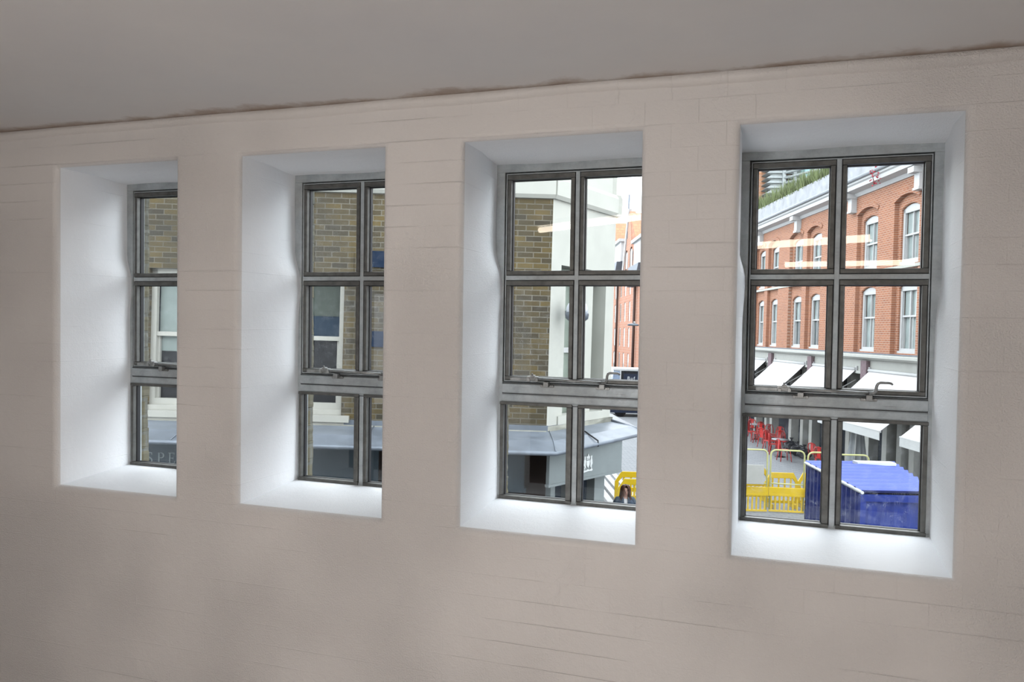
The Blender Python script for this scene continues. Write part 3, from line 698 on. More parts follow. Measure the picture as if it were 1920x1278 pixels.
# ------------------------------------------------------------------ red brick terrace with shopfronts (right)
XF = 12.6
mr = lambda s, d, z: Vector((XF-d, s, z))
T = thing('brick_terrace', (XF+2, 33, GZ), ext=True)
tag(T, 'long red brick building with white sash windows over a pale shopfront, at right', 'building')
WC = [(22.4, .60), (25.4, .60), (28.2, .60), (33.15, .58), (35.25, .60), (38.3, .56), (40.3, .55), (44.0, .55), (46.2, .55)]
zl0, zl1 = -.30, 1.85; zu0, zu1 = 2.62, 4.40
RY0, RY1, ZT = 17.0, 50.0, 5.38
w1_ = [(c-h_, c+h_, zl0, zl1, .16) for c, h_ in WC]; w2_ = [(c-h_, c+h_, zu0, zu1, .16) for c, h_ in WC]
m = MB(); wall_openings(m, mr, RY0, RY1, -.36, ZT, -.40, -.14, w1_+w2_)
wall_openings(m, mr, RY0, RY1, -.36, ZT, -.14, 0, [(c-h_-.22 , c+h_+.22, -.36, 4.66, .20) for c, h_ in WC])
m.build('brick_wall', 'red_brick', T)
for i, (c, h_) in enumerate(WC):
    dk = i in (3, 4)
    sash(mr, c-h_, c+h_, zl0, zl1, .14, -.2, T, 'white_paint', 'window_pale_glass', 'window_dark_glass' if dk else 'window_pale_glass', bars=1, meet=.56, fw=.11)
    sash(mr, c-h_, c+h_, zu0, zu1, .14, -.2, T, 'white_paint', 'window_pale_glass', 'window_pale_glass', bars=1, meet=.52, fw=.11)
    for (zz) in (zl1, zu1):      # gauged brick arches
        MB().prism(arc(c-h_-.02, c+h_+.02, zz+.02, .16)+arc(c-h_-.05, c+h_+.05, zz+.28, .18, rev=True), -.14, -.125, mr).build('brick_arch', 'red_brick', T)
    MB().prism(arc(c-h_-.22, c+h_+.22, 4.66, .20)+arc(c-h_-.3, c+h_+.3, 4.78, .24, rev=True), 0, .035, mr).build('hood_arch', 'red_brick', T)
# string course, cornice, corbels, gutter, parapet
m = MB(); m.box((RY0, -.14, zu0-.16), (RY1, .03, zu0-.06), mr); m.build('string_course', 'pale_stone', T)
cp = lambda d, s, z: Vector((XF-d, s, z+ZT))
MB().prism([(-.4, -.02), (.05, -.02), (.12, .10), (.40, .16), (.40, .30), (.46, .34), (.46, .42), (-.4, .44)], RY0, RY1, cp).build('cornice', 'white_paint', T)
m = MB(); m.tube([(XF-.50, RY0, ZT+.48), (XF-.50, RY1, ZT+.48)], .07, 8); m.box((RY0, -.42, ZT+.40), (RY1, .42, ZT+.46), mr); m.build('gutter', 'gutter_grey', T)
MB().box((RY0, -.7, ZT+.44), (RY1, -.30, ZT+1.55), mr).build('parapet', 'roof_stone', T)
MB().box((RY0, -8, ZT+.6), (RY1, -.7, ZT+.7), mr).build('flat_roof', 'lead_sheet', T)
for s in (24.45, 29.3, 34.9, 40.1, 45.2):
    q = MB(); q.box((s-.16, 0, 4.86), (s+.16, .20, ZT+.02), mr); q.box((s-.19, 0, ZT-.06), (s+.19, .40, ZT+.12), mr); q.box((s-.19, 0, 4.80), (s+.19, .23, 4.88), mr); q.build('corbel', 'white_paint', T)
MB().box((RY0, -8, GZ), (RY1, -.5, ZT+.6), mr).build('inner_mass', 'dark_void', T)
# shopfront entablature, pilasters, glazing
m = MB(); m.prism([(-.3, -.36), (.30, -.36), (.34, -.42), (.34, -.50), (.24, -.56), (.10, -.60), (-.3, -.60)], RY0, RY1, lambda d, s, z: Vector((XF-d, s, z)))
m.box((RY0, -.3, -1.02), (RY1, .06, -.58), mr); m.box((RY0, -.3, -1.10), (RY1, .12, -1.0), mr); m.build('entablature', 'cream_pilaster', T)
MB().box((RY0, .0, -.37), (RY1, .33, -.34), mr).build('lead_flashing', 'slate', T)
MB().box((RY0, -.5, GZ), (RY1, -.30, -1.0), mr).build('shop_glass', 'shop_glass', T)
for s in [17.8+.0, 19.0, 20.2, 21.4, 23.2, 24.5, 25.3, 26.3, 27.6, 29.2, 30.6, 32.8, 33.8, 35.2, 37.8, 38.6, 40.2, 42.6, 44, 46, 48]:
    q = MB(); q.box((s-.16, -.3, GZ), (s+.16, .04, -1.05), mr); q.box((s-.19, -.3, GZ), (s+.19, .07, GZ+.35), mr); q.box((s-.19, -.3, -1.22), (s+.19, .07, -1.1), mr); q.build('pilaster', 'cream_pilaster', T)
MB().box((RY0, -.3, -1.9), (RY1, -.24, -1.8), mr).build('transom_rail', 'pale_stone', T)
for s in (27.7, 32.75, 37.8, 42.9):
    q = MB(); q.box((s-.22, .03, -1.32), (s+.22, .20, -.62), mr); q.build('console_block', 'purple_brown_brick', T)
# rooftop grasses
def grasses():
    rnd = random.Random(11); m = MB()
    for i in range(9000):
        y = 19+30*rnd.random(); x = XF+.28+rnd.random()*1.0; z = ZT+1.48
        h = rnd.uniform(.3, .95); a = rnd.uniform(0, math.pi); w_ = rnd.uniform(.008, .022); l = Vector((rnd.uniform(-.25, .25), rnd.uniform(-.25, .25), h))
        d = Vector((math.cos(a)*w_, math.sin(a)*w_, 0)); p = Vector((x, y, z)); q = p+l*.55+Vector((0, 0, h*.08))
        m.face([p-d, p+d, q+d*.8, q-d*.8]); m.face([q-d*.8, q+d*.8, p+l])
    o = m.build('rooftop_grass', 'grass_green', ext=True, origin=(XF+.7, 33, ZT+1.1), recalc=False)
    tag(o, 'long green grasses growing along the roof edge of the red brick building', 'grass', kind='stuff')
grasses()
# a red-leaved sprig on the cornice
def sprig():
    rnd = random.Random(3); p0 = E(1668, 312, 26.5); p0.x = min(p0.x, XF-.5); m = MB(); st = MB()
    tip = p0+Vector((-.05, .1, -.62)); st.tube([p0+Vector((.3, 0, .28)), p0, p0.lerp(tip, .5)+Vector((-.1, 0, 0)), tip], .008, 5)
    o = thing('creeper_sprig', p0, ext=True); tag(o, 'small red-leaved creeper sprig hanging over the white cornice', 'plant')
    st.build('stem', 'dark_downpipe', o)
    for i in range(34):
        t = rnd.random(); c = p0.lerp(tip, t)+Vector((rnd.uniform(-.12, .12), rnd.uniform(-.3, .3), rnd.uniform(-.06, .06)))
        a = Vector((rnd.uniform(-1, 1), rnd.uniform(-1, 1), rnd.uniform(-1, 1))).normalized()*.045; b = a.cross(Vector((rnd.uniform(-1, 1), 1, .3))).normalized()*.03
        m.face([c-a, c+b, c+a, c-b])
    m.build('leaves', 'red_leaf', o, recalc=False)
sprig()

# awnings
AW = [(38.5, 42.6, 'fifth from the camera, farthest and smallest'), (33.4, 37.3, 'fourth from the camera, left of the window mullion'), (28.5, 32.5, 'third from the camera, behind the mullion'),
      (22.8, 27.4, 'second from the camera, with faint lettering on its valance'), (17.8, 21.6, 'nearest one at the right edge, behind the blue cabin')]
for i, (y0, y1, lab) in enumerate(AW):
    T = thing('awning', (XF, (y0+y1)/2, -1.0), ext=True); tag(T, 'white sloping shop awning, '+lab, 'awning', 'white awnings over the shopfronts')
    xt, zt_, xb, zb = XF-.12, -.98, 10.75, -2.55
    m = MB(); N = 8
    top = [Vector((xt+(xb-xt)*j/N, 0, zt_+(zb-zt_)*j/N-.05*math.sin(math.pi*j/N))) for j in range(N+1)]
    for j in range(N):
        a, b = top[j], top[j+1]; dn = Vector((0, 0, -.012))
        for off in (0, 1):
            o_ = dn*off; m.face([a+o_+Vector((0, y0, 0)), a+o_+Vector((0, y1, 0)), b+o_+Vector((0, y1, 0)), b+o_+Vector((0, y0, 0))], True)
    m.build('canvas', 'awning_canvas', T, recalc=False)
    v = MB(); v.box((xb-.015, y0, zb-.26), (xb, y1, zb-.01)); v.build('valance', 'valance_canvas', T)
    b_ = MB(); b_.tube([(xb+.01, y0-.02, zb-.01), (xb+.01, y1+.02, zb-.01)], .03, 8); b_.build('front_bar', 'white_paint', T)
    b_ = MB(); b_.tube([(xt, y0-.02, zt_+.03), (xt, y1+.02, zt_+.03)], .06, 8); b_.box((xt, y0-.08, zt_-.05), (XF, y0+.02, zt_+.14)); b_.box((xt, y1-.02, zt_-.05), (XF, y1+.08, zt_+.14)); b_.build('roller_box', 'white_paint', T)
    for y in (y0+.12, y1-.12):
        MB().tube([(XF-.05, y, -1.35), (11.7, y, -1.85), (xb+.03, y, zb)], .022, 6).build('folding_arm', 'white_paint', T)
    if i == 3:
        va = bpy.data.objects[[c.name for c in bpy.data.objects if c.parent == T and c.name.startswith('valance')][0]]
        text('ALBION', .13, lambda s, d, z: Vector((xb-.017-d, 26.7-s, z)), 0, zb-.21, 0, 'valance_lettering', 'pale_valance_print', va)

# ------------------------------------------------------------------ louvred flats beyond the roof
def louvred():
    y = 62; a = E(1420, 400, y); T = thing('louvred_flats', (a.x+4, y, GZ), ext=True)
    tag(T, 'orange brick flats with pale louvred balconies rising behind the rooftop grasses', 'building')
    z0, z1 = GZ, E(1424, 290, y).z
    MB().box((a.x-.5, y, z0), (a.x+13, y+8, z1)).build('brick_wall', 'orange_brick', T)
    x0 = E(1434, 350, y).x; x1 = E(1458, 350, y).x; x2 = E(1478, 350, y).x; x3 = E(1495, 350, y).x; x4 = E(1507, 350, y).x
    m = MB()
    for x in (x1, x2): m.box((x-.12, y-1.5, 5), (x+.12, y-1.2, z1))
    m.build('louvre_post', 'louvre_grey', T)
    for i in range(7):
        v = 322+i*9.2; z = E(1445, v, y).z
        MB().prism([(x0-.3, z), (x1, z+.02), (x1, z+.18), (x0, z+.22)], y-1.4, y, lambda s, d, zz: Vector((s, d, zz))).build('balcony_slab', 'louvre_grey', T)
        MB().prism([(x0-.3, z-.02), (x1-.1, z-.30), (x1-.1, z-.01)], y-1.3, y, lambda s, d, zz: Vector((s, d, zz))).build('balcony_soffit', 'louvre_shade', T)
        p = Vector((x1, y-1.4, z)); q = Vector((x4+5, y-9, z+1.2+.0))
        MB().tube([p, q], .10, 6).build('louvre_rail', 'louvre_grey', T)
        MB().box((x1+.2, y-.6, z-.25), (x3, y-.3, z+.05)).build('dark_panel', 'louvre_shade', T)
    MB().box((x3, y-1.6, z0+5), (x4, y-.2, z1)).build('aqua_column', 'aqua_cladding', T)
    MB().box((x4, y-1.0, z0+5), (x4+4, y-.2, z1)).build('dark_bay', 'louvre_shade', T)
louvred()

# ------------------------------------------------------------------ distant gabled building down the street
def gabled():
    X = 13.3; T = thing('gabled_building', (X+3, 90, GZ), ext=True)
    tag(T, 'distant tall orange-red brick building with a pointed gable and tiled roof', 'building')
    mp = lambda s, d, z: Vector((X-d, s, z))
    def yy(u): return X*FPX/(u-960)
    ze = E(1190, 505, yy(1190)).z
    wins = [yy(1200.5), yy(1178), yy(1169.5), yy(1161.5), yy(1151.5)]
    rows = [E(1178, v, yy(1178)).z for v in (602, 651, 700, 552)]
    rows = sorted(rows); fh = 37/FPX*yy(1178)
    ops = []
    for c in wins:
        for z in rows: ops.append((c-.55, c+.55, z, z+fh-.1, .15))
    ga, gb = yy(1183), yy(1165.5)
    m = MB(); wall_openings(m, mp, 72, 112, GZ, ze, -.6, 0, ops)
    gz = E(1174, 396, yy(1174)).z
    m.prism([(ga, ze), (gb, ze), ((ga+gb)/2+.4, gz), ((ga+gb)/2-.4, gz)], -.6, .05, mp)
    m.build('brick_wall', 'distant_red_brick', T)
    for c in wins:
        for z in rows:
            q = MB(); q.box((c-.55, -.2, z), (c+.55, -.05, z+fh), mp); w_ = q.build('window', 'white_paint', T)
            MB().box((c-.42, -.05, z+.1), (c-.03, -.04, z+fh-.15), mp).build('window_glass', 'window_pale_glass', w_)
            MB().box((c+.03, -.05, z+.1), (c+.42, -.04, z+fh-.15), mp).build('window_glass', 'window_pale_glass', w_)
    for u, v0, v1 in ((1172, 504, 473), (1180.5, 500, 466)):
        c = yy(u); z0 = E(u, v0, c).z; z1 = E(u, v1, c).z
        q = MB(); q.prism([(c-.6, z0), (c+.6, z0)]+arc(c+.6, c-.6, z1-.3, .3), .05, .12, mp); q.build('gable_window', 'white_paint', T)
        q = MB(); q.prism([(c+.6, z0-.2), (c+.85, z0-.2), (c+.85, z1+.1), (c+.2, z1+.25), (c+.6, z1-.2)], .05, .16, mp); q.build('gable_window_jamb', 'dark_downpipe', T)
    q = MB(); q.prism([(gb-.1, ze), (gb+.8, ze), ((ga+gb)/2+.6, gz+.3), ((ga+gb)/2-.1, gz+.3)], -.2, .2, mp); q.build('gable_coping', 'white_paint', T)
    q = MB(); q.tube([mp((ga+gb)/2+1.2, 0, gz-3), mp((ga+gb)/2+1.2, 0, gz+2.2)], .12, 6); q.build('finial', 'slate', T)
    # cross roofs running back from the street, their near slopes facing the camera
    def roof(ymid, ya, yb, z0, zr, run):
        k = MB(); k.prism([(ya, z0), (yb, z0), (ymid, zr)], 0, -run, mp)
        k.build('tiled_roof', 'orange_roof_tiles', T)
    ym = (ga+gb)/2
    roof(ym, ga-6, gb, ze, gz-.15, 5.6); zr2 = E(1160, 418, 106).z; roof(106, 97, 112, ze, zr2, 5.6)
    m = MB(); m.box((72, -5, GZ), (112, -.6, ze-.2), mp); m.build('inner_mass', 'distant_red_brick', T)
    # dormers
    for u0, u1, vt, vb in ((1188, 1206, 457, 500), (1150, 1163.5, 464, 498)):
        a, b = yy(u1), yy(u0); z0 = E(u0, vb, b).z; z1 = E(u0, vt, b).z
        q = MB(); q.box((a, -2.5, z0), (b, .3, z1), mp); q.box((a-.3, -2.6, z1), (b+.3, .6, z1+.35), mp); dm = q.build('dormer', 'white_paint', T)
        MB().box((b, -2.2, z0), (b+.25, .25, z1-.3), mp).build('dormer_cheek', 'slate', dm)
        q = MB(); q.prism([(a-.3, z0-.1), (b+.5, z0-.1), (b+1.0, z0-2.2), (a+1.5, z0-1.6)], -.2, .8, mp); q.build('dormer_bracket', 'slate', dm)
    for u in (1158.5, 1191.5):
        s = yy(u); MB().tube([mp(s, .25, GZ), mp(s, .25, ze-.5)], .16, 6).build('downpipe', 'dark_downpipe', T)
    MB().box((72, 0, ze-.1), (112, .35, ze+.25), mp).build('gutter', 'orange_brick', T)
gabled()

# ------------------------------------------------------------------ dark catering van in the side street
def van():
    y = 46.5; a = E(1150, 690, y); zt = a.z; x0 = a.x; T = thing('catering_van', (x0+2, y, GZ), ext=True)
    tag(T, 'black catering van with white roof edge and lettered panel, parked in the side street', 'van')
    q = MB(); q.box((x0+.42, y, GZ+.45), (x0+4.6, y+2.1, zt-.12)); q.build('body', 'black_paint', T, bevel=.05)
    MB().box((x0, y-.04, zt-.14), (x0+4.7, y+2.15, zt)).build('roof', 'white_paint', T, bevel=.03)
    q = MB(); q.prism([(x0-.02, GZ+.45), (x0+.46, GZ+.45), (x0+.46, zt-.12), (x0+.02, zt-.12), (x0-.10, GZ+1.3)], y-.01, y+2.05, lambda s, d, z: Vector((s, d, z))); q.build('cab', 'van_blue_glass', T)
    MB().box((x0+.40, y-.05, GZ+.5), (x0+.47, y+.02, zt-.1)).build('corner_post', 'white_paint', T)
    MB().box((x0+1.46, y-.05, GZ+.5), (x0+1.53, y+.02, zt-.1)).build('panel_post', 'van_blue_glass', T)
    MB().box((x0-.2, y-.1, GZ+.25), (x0+4.6, y+2.1, GZ+.46)).build('skirt', 'van_navy', T)
    for dx in (.5, 3.6):
        w_ = MB().lathe([(.05, -.11), (.33, -.11), (.36, -.06), (.36, .06), (.33, .11), (.05, .11)], (0, 0, 0), 20, mp=lambda p: Vector((p.x, p.z, p.y)))
        for k in range(len(w_.v)): w_.v[k] += Vector((x0+dx, y+.1, GZ+.36))
        w_.build('wheel', 'black_paint', T)
    mp = lambda s, d, z: Vector((x0+.62+s, y-.012-d, z))
    pn = MB().box((0, .0, -3.95), (.8, .01, zt-.3), mp).build('menu_panel', 'van_navy', T)
    text('Buf', .20, mp, .22, zt-.66, .013, 'menu_heading', 'crest_white', pn)
    for i, (a_, b_) in enumerate(((.04, .72), (.08, .70), (.12, .72), (.06, .66), (.06, .66))):
        q = MB(); z = zt-.86-i*.16; s = a_
        rnd = random.Random(i)
        while s < b_:
            w_ = rnd.uniform(.02, .05); q.box((s, .012, z), (s+w_, .016, z+.07), mp); s += w_+.02
        q.build('menu_line', 'crest_white' if i == 0 else 'pale_valance_print', pn)
van()

# ------------------------------------------------------------------ street lamp
def street_lamp():
    y = 27; h = E(1186, 609, y); T = thing('street_lamp', (h.x+1.15, y, GZ), ext=True); tag(T, 'grey street lamp with a flat lantern reaching over the side street', 'street lamp')
    px = h.x+1.15
    MB().tube([(px, y, GZ), (px, y, h.z+.1)], .06, 10, rr=[.09, .05]).build('pole', 'lamp_grey', T)
    MB().tube([(px, y, h.z+.02), (px-.7, y, h.z+.0)], .03, 8).build('arm', 'lamp_grey', T)
    q = MB(); q.lathe([(.02, -.03), (.17, -.028), (.20, 0), (.15, .04), (.04, .055)], h+Vector((.02, 0, 0)), 18, sx=1.05, sy=.6); q.build('lantern', 'lamp_grey', T)
    q = MB(); q.ball(h+Vector((.06, 0, .09)), .035); q.build('photocell', 'white_paint', T)
street_lamp()

# ------------------------------------------------------------------ blue steel cabin
def cabin():
    fl_ = E(1617, 927, 12.6); z = fl_.z
    def at(u, v):
        d = ef + er*((u-960)/FPX) + eu*((639-v)/FPX); return d*(z/d.z)
    FL, BL, BR, = at(1617, 927), at(1510, 870), at(1677, 871.5)
    FR = at(1762, 930)
    T = thing('site_cabin', ((FL+FR)/2).xy.to_3d()+Vector((0, 0, GZ)), ext=True); tag(T, 'blue corrugated steel site cabin with pale roof edge standing in the street', 'cabin')
    up = Vector((0, 0, 1))
    m = MB(); N = 44       # corrugated roof, ridges parallel to the front edge
    def pt(s, t): return (FL.lerp(FR, s)).lerp(BL.lerp(BR, s), t)
    for i in range(N*2):
        t0, t1 = i/(N*2), (i+1)/(N*2)
        h0 = .075*(.5+.5*math.cos(2*math.pi*t0*9)); h1 = .075*(.5+.5*math.cos(2*math.pi*t1*9))
        m.face([pt(0, t0)+up*h0, pt(1, t0)+up*h0, pt(1, t1)+up*h1, pt(0, t1)+up*h1], True)
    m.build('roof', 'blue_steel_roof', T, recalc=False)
    def side(a, b, name, n, amp):
        q = MB(); d = (b-a); L = d.length; t = d.normalized(); nn = Vector((t.y, -t.x, 0)); H = z-GZ
        for i in range(n*4):
            s0, s1 = i/(n*4), (i+1)/(n*4)
            o0 = amp*(1 if (i % 4) in (0, 1) else 0); o1 = amp*(1 if ((i+1) % 4) in (0, 1) else 0)
            q.face([a+t*L*s0+nn*o0-up*H, a+t*L*s1+nn*o1-up*H, a+t*L*s1+nn*o1, a+t*L*s0+nn*o0])
        return q.build(name, 'blue_steel', T, recalc=False)
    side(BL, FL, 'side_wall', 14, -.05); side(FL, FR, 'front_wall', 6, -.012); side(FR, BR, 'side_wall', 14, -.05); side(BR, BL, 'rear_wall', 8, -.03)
    q = MB(); q.tube([BL+up*.03, FL+up*.03], .028, 6); q.build('pale_edge_trim', 'crest_white', T)
    q = MB(); a = pt(.52, .93)+up*.07; b = pt(.93, .93)+up*.07; q.box((a.x, a.y-.12, a.z-.02), (b.x, b.y+.02, b.z+.035)); q.build('roof_strip', 'crest_white', T)
    q = MB(); a = FL.lerp(FR, .0); q.box((FL.x-.04, FL.y-.03, GZ), (FL.x+.05, FL.y+.05, z)); q.box((FL.x, FL.y-.035, z-.10), (FR.x, FR.y+.02, z+.0)); q.build('corner_post', 'blue_steel', T)
    q = MB()
    f = lambda s: FL.lerp(FR, s)
    q.box((f(.02).x, f(0).y-.10, GZ), (f(.98).x, f(0).y-.02, z-.95)); q.build('lower_panel', 'blue_steel', T)
cabin()

# ------------------------------------------------------------------ barriers
def plastic_barrier_proto():
    """1 m wide yellow plastic street barrier, origin at ground centre"""
    T = thing('plastic_barrier', (0, 0, 0), local=True); W_ = 1.0
    mp = lambda s, d, z: Vector((s, d, z))
    m = MB(); o = [(-W_/2, .12), (-W_/2, .72), (-W_/2+.16, 1.0), (W_/2-.16, 1.0), (W_/2, .72), (W_/2, .12)]
    m.prism([(-W_/2, .72), (-W_/2+.16, 1.0), (W_/2-.16, 1.0), (W_/2, .72), (W_/2-.10, .72), (W_/2-.19, .84), (-W_/2+.19, .84), (-W_/2+.10, .72)], -.025, .025, mp)
    for s in (-.45, .45): m.box((s-.05, -.022, .12), (s+.05, .022, .74))
    m.box((-.45, -.02, .44), (.45, .02, .56)); m.box((-.45, -.02, .12), (.45, .02, .20))
    for i in range(6):
        s = -.32+i*.128; m.box((s-.018, -.015, .18), (s+.018, .015, .46)); 
    for i in range(4):
        s = -.27+i*.18; m.box((s-.025, -.015, .54), (s+.025, .015, .86))
    m.build('slatted_panel', 'yellow_plastic', T, bevel=.008)
    for s in (-.36, .36): MB().box((s-.05, -.24, 0), (s+.05, .24, .13)).build('foot', 'yellow_plastic', T, bevel=.01)
    return T
PB = plastic_barrier_proto()
g = 'yellow plastic barriers in the street'
spots = [(E(1466, 893, 22.6), 0.03, 'yellow plastic barrier behind the pale tube railings, left of the blue cabin', (.98, 1, 1)),
         (E(1527, 893, 22.7), .02, 'yellow plastic barrier partly hidden by the blue cabin\'s left corner', (.98, 1, 1)),
         (E(1190, 884, 22.0), .0, 'yellow plastic barrier behind the woman, the rear one of the pair', (1.1, 1, 1)),
         (E(1197, 894, 20.9), .0, 'yellow plastic barrier directly behind the woman\'s head, the front one of the pair', (1.1, 1, 1)),
         (E(1412, 905, 23.4), .1, 'yellow plastic barrier behind the grey notice board', (.98, 1, 1))]
for i, (p, rz, lab, sc_) in enumerate(spots):
    o = PB if i == 0 else copy_tree(PB)
    place(o, (p.x, p.y, GZ), rz, scale=sc_); tag(o, lab, 'barrier', g)
def tube_railing_proto():
    """tall pale yellow hoop with a slatted plastic lower half"""
    T = thing('hoop_railing', (0, 0, 0), local=True); w_ = .455; h = 1.74; r = .14
    P = [(-w_, 0, .05)]+[(-w_+r-r*math.cos(t), 0, h-r+r*math.sin(t)) for t in [math.pi/2*i/5 for i in range(6)]]
    P += [(w_-r+r*math.sin(t), 0, h-r+r*math.cos(t)) for t in [math.pi/2*i/5 for i in range(6)]]+[(w_, 0, .05)]
    m = MB(); m.tube(P, .024, 8); m.build('hoop', 'pale_yellow_tube', T)
    MB().tube([(-w_, 0, .80), (w_, 0, .80)], .018, 8).build('cross_rail', 'pale_yellow_tube', T)
    m = MB(); m.box((-w_-.03, -.05, .50), (w_+.03, .02, .70)); m.box((-w_-.03, -.055, .46), (w_+.03, .03, .52)); m.box((-w_-.02, -.04, .02), (w_+.02, .01, .07))
    for i in range(8):
        s = -w_+.04+i*.118; m.box((s-.02, -.035, .06), (s+.02, .005, .48))
    m.build('slatted_panel', 'yellow_plastic', T, bevel=.005)
    return T
HR = tube_railing_proto()
for i, (u, v, y, rz, lab) in enumerate(((1477, 857, 21.9, -.12, 'pale yellow hoop railing with slatted yellow base, left of the blue cabin'), (1409, 854, 21.9, .04, 'pale yellow hoop railing carrying the grey notice board'),
                               (1545, 865, 21.7, .06, 'pale yellow hoop railing behind the left edge of the blue cabin'), (1598, 868, 21.4, .03, 'pale yellow hoop railing behind the blue cabin roof'))):
    p = E(u, v, y); o = HR if i == 0 else copy_tree(HR); place(o, (p.x, y, GZ), rz); tag(o, lab, 'railing', 'hoop railings beside the blue cabin')
p = E(1412, 888, 21.75)
tag(MB().box((p.x-.30, p.y-.03, p.z-.28), (p.x+.30, p.y, p.z+.26)).build('notice_board', 'notice_grey', ext=True, origin=(p.x, p.y, p.z-.28), bevel=.01), 'blank pale grey notice board fixed on the left hoop railing', 'board')

# ------------------------------------------------------------------ cafe furniture
def chair_proto():
    T = thing('cafe_chair', (0, 0, 0), local=True)
    MB().box((-.21, -.21, .43), (.21, .21, .46)).build('seat', 'red_chair_metal', T, bevel=.02)
    m = MB(); P = [(-.19, .20, .44), (-.20, .24, .70), (-.15, .26, .84), (0, .27, .88), (.15, .26, .84), (.20, .24, .70), (.19, .20, .44)]
    m.tube(P, .020, 7)
    m.box((-.07, .215, .46), (.07, .245, .86)); m.build('backrest', 'red_chair_metal', T)
    for sx in (-1, 1):
        for sy in (-1, 1): MB().tube([(.17*sx, .17*sy, .44), (.22*sx, .22*sy, 0)], .018, 7).build('leg', 'red_chair_metal', T)
    return T
def table_proto():
    T = thing('cafe_table', (0, 0, 0), local=True)
    MB().lathe([(.02, .70), (.33, .70), (.35, .715), (.35, .73), (.02, .735)], n=24).build('table_top', 'table_grey', T)
    MB().tube([(0, 0, .02), (0, 0, .71)], .03, 8).build('pedestal', 'black_paint', T)
    MB().lathe([(.22, 0), (.22, .02), (.04, .05), (.02, .06)], n=16).build('base', 'black_paint', T)
    return T
CH_, TB_ = chair_proto(), table_proto()
chairs = [((1409, 826), .4, 'leftmost at the front beside the grey wall'), ((1423, 830), -.6, 'second from the left in the front row'), ((1417, 818), 2.4, 'behind the two leftmost front chairs'),
          ((1443, 845), .3, 'standing alone in the centre foreground'), ((1453, 852), 1.2, 'just right of the centre foreground chair'), ((1433, 838), 2.2, 'left of the centre foreground chair'),
          ((1465, 843), 2.6, 'in the centre, at the right of the foreground table'), ((1472, 846), .5, 'beside the black bags, nearest the railing'), ((1484, 837), -.9, 'behind the black bags'), ((1470, 864), 1.6, 'in front of the black bags, right over the railing'),
          ((1408, 808), .2, 'in the back row by the shop window at far left'), ((1419, 812), -.3, 'second in the back row by the shop window'), ((1432, 826), .4, 'third in the back row by the shop window'),
          ((1460, 832), .1, 'against the shopfront left of centre'), ((1530, 872), 2.0, 'against the shopfront by the closed parasol')]
for i, ((u, v), rz, lab) in enumerate(chairs):
    p = EG(u, v); p.x = min(p.x, XF-.45); o = CH_ if i == 0 else copy_tree(CH_); place(o, (p.x, p.y, GZ), rz); tag(o, 'red metal cafe chair '+lab, 'chair', 'red cafe chairs outside the shopfront')
for i, (p, lab) in enumerate(((Vector((11.75, 29.4, 0)), 'left one of the two seen just above the blue cabin roof'), (Vector((11.85, 28.7, 0)), 'right one of the two seen just above the blue cabin roof'))):
    o = copy_tree(CH_); place(o, (p.x, p.y, GZ), 2.2+i*.3); tag(o, 'red metal cafe chair, '+lab, 'chair', 'red cafe chairs outside the shopfront')
for i, ((u, v), lab) in enumerate((((1416, 823), 'between the leftmost red chairs'), ((1462, 856), 'between the centre red chairs'), ((1416, 800), 'in the back row at far left'))):
    p = EG(u, v); p.x = min(p.x, XF-.5); o = TB_ if i == 0 else copy_tree(TB_); place(o, (p.x, p.y, GZ)); tag(o, 'small round grey cafe table '+lab, 'table', 'round cafe tables outside the shopfront')
# black refuse bags
def bag(p, r, lab, seed):
    rnd = random.Random(seed); T = thing('refuse_bag', p, ext=True, local=True); tag(T, lab, 'bag', 'black refuse bags by the shopfront')
    m = MB(); m.ball((0, 0, r*.72), r, 18, 12, (1, .85, .75))
    for k, v in enumerate(m.v):
        a = math.atan2(v.y, v.x); f = 1+.10*math.sin(a*5+seed)+.06*math.sin(v.z*30+a*3); m.v[k] = Vector((v.x*f, v.y*f, max(0, v.z)))
    m.build('sack', 'black_bag', T)
    q = MB(); q.lathe([(.05, 0), (.03, .05), (.07, .12), (.09, .15)], (0, 0, r*1.42), 10); q.build('tied_neck', 'black_bag', T)
for i, (u, v, r, lab) in enumerate(((1501, 850, .36, 'largest black refuse bag in the pile beside the red chairs'), (1512, 853, .32, 'middle black refuse bag of the pile, leaning on the largest'), (1527, 857, .30, 'black refuse bag nearest the mullion, at the pile\'s right end'))):
    p = Vector((12.08, 33.6-.75*i, GZ)); bag(p, r, lab, i+2)
# closed parasol
def parasol():
    p = Vector((11.35, 25.6, GZ)); T = thing('closed_parasol', p, ext=True, local=True); tag(T, 'closed grey parasol standing upright behind the blue cabin', 'parasol')
    MB().tube([(0, 0, 0), (0, 0, 2.55)], .03, 8).build('pole', 'lamp_grey', T)
    m = MB(); n = 32; prof = [(.04, 2.5), (.14, 2.2), (.20, 1.6), (.27, 1.0), (.30, .62)]; i0 = 0
    for r, z in prof:
        for j in range(n):
            a = 2*math.pi*j/n; q = r*(1+.22*math.cos(a*8)); m.v.append(Vector((q*math.cos(a), q*math.sin(a), z)))
    for k in range(len(prof)-1):
        for j in range(n): a = k*n+j; b = k*n+(j+1) % n; m.f.append([a, b, b+n, a+n]); m.sm.append(True)
    m.build('folded_cloth', 'parasol_cloth', T, recalc=False)
    MB().tube([(-.2, -.24, .65), (-.08, -.14, 2.3)], .03, 6).build('pale_edge', 'valance_canvas', T)
    MB().box((-.3, -.3, 0), (.3, .3, .08)).build('base', 'slate', T, bevel=.02)
parasol()

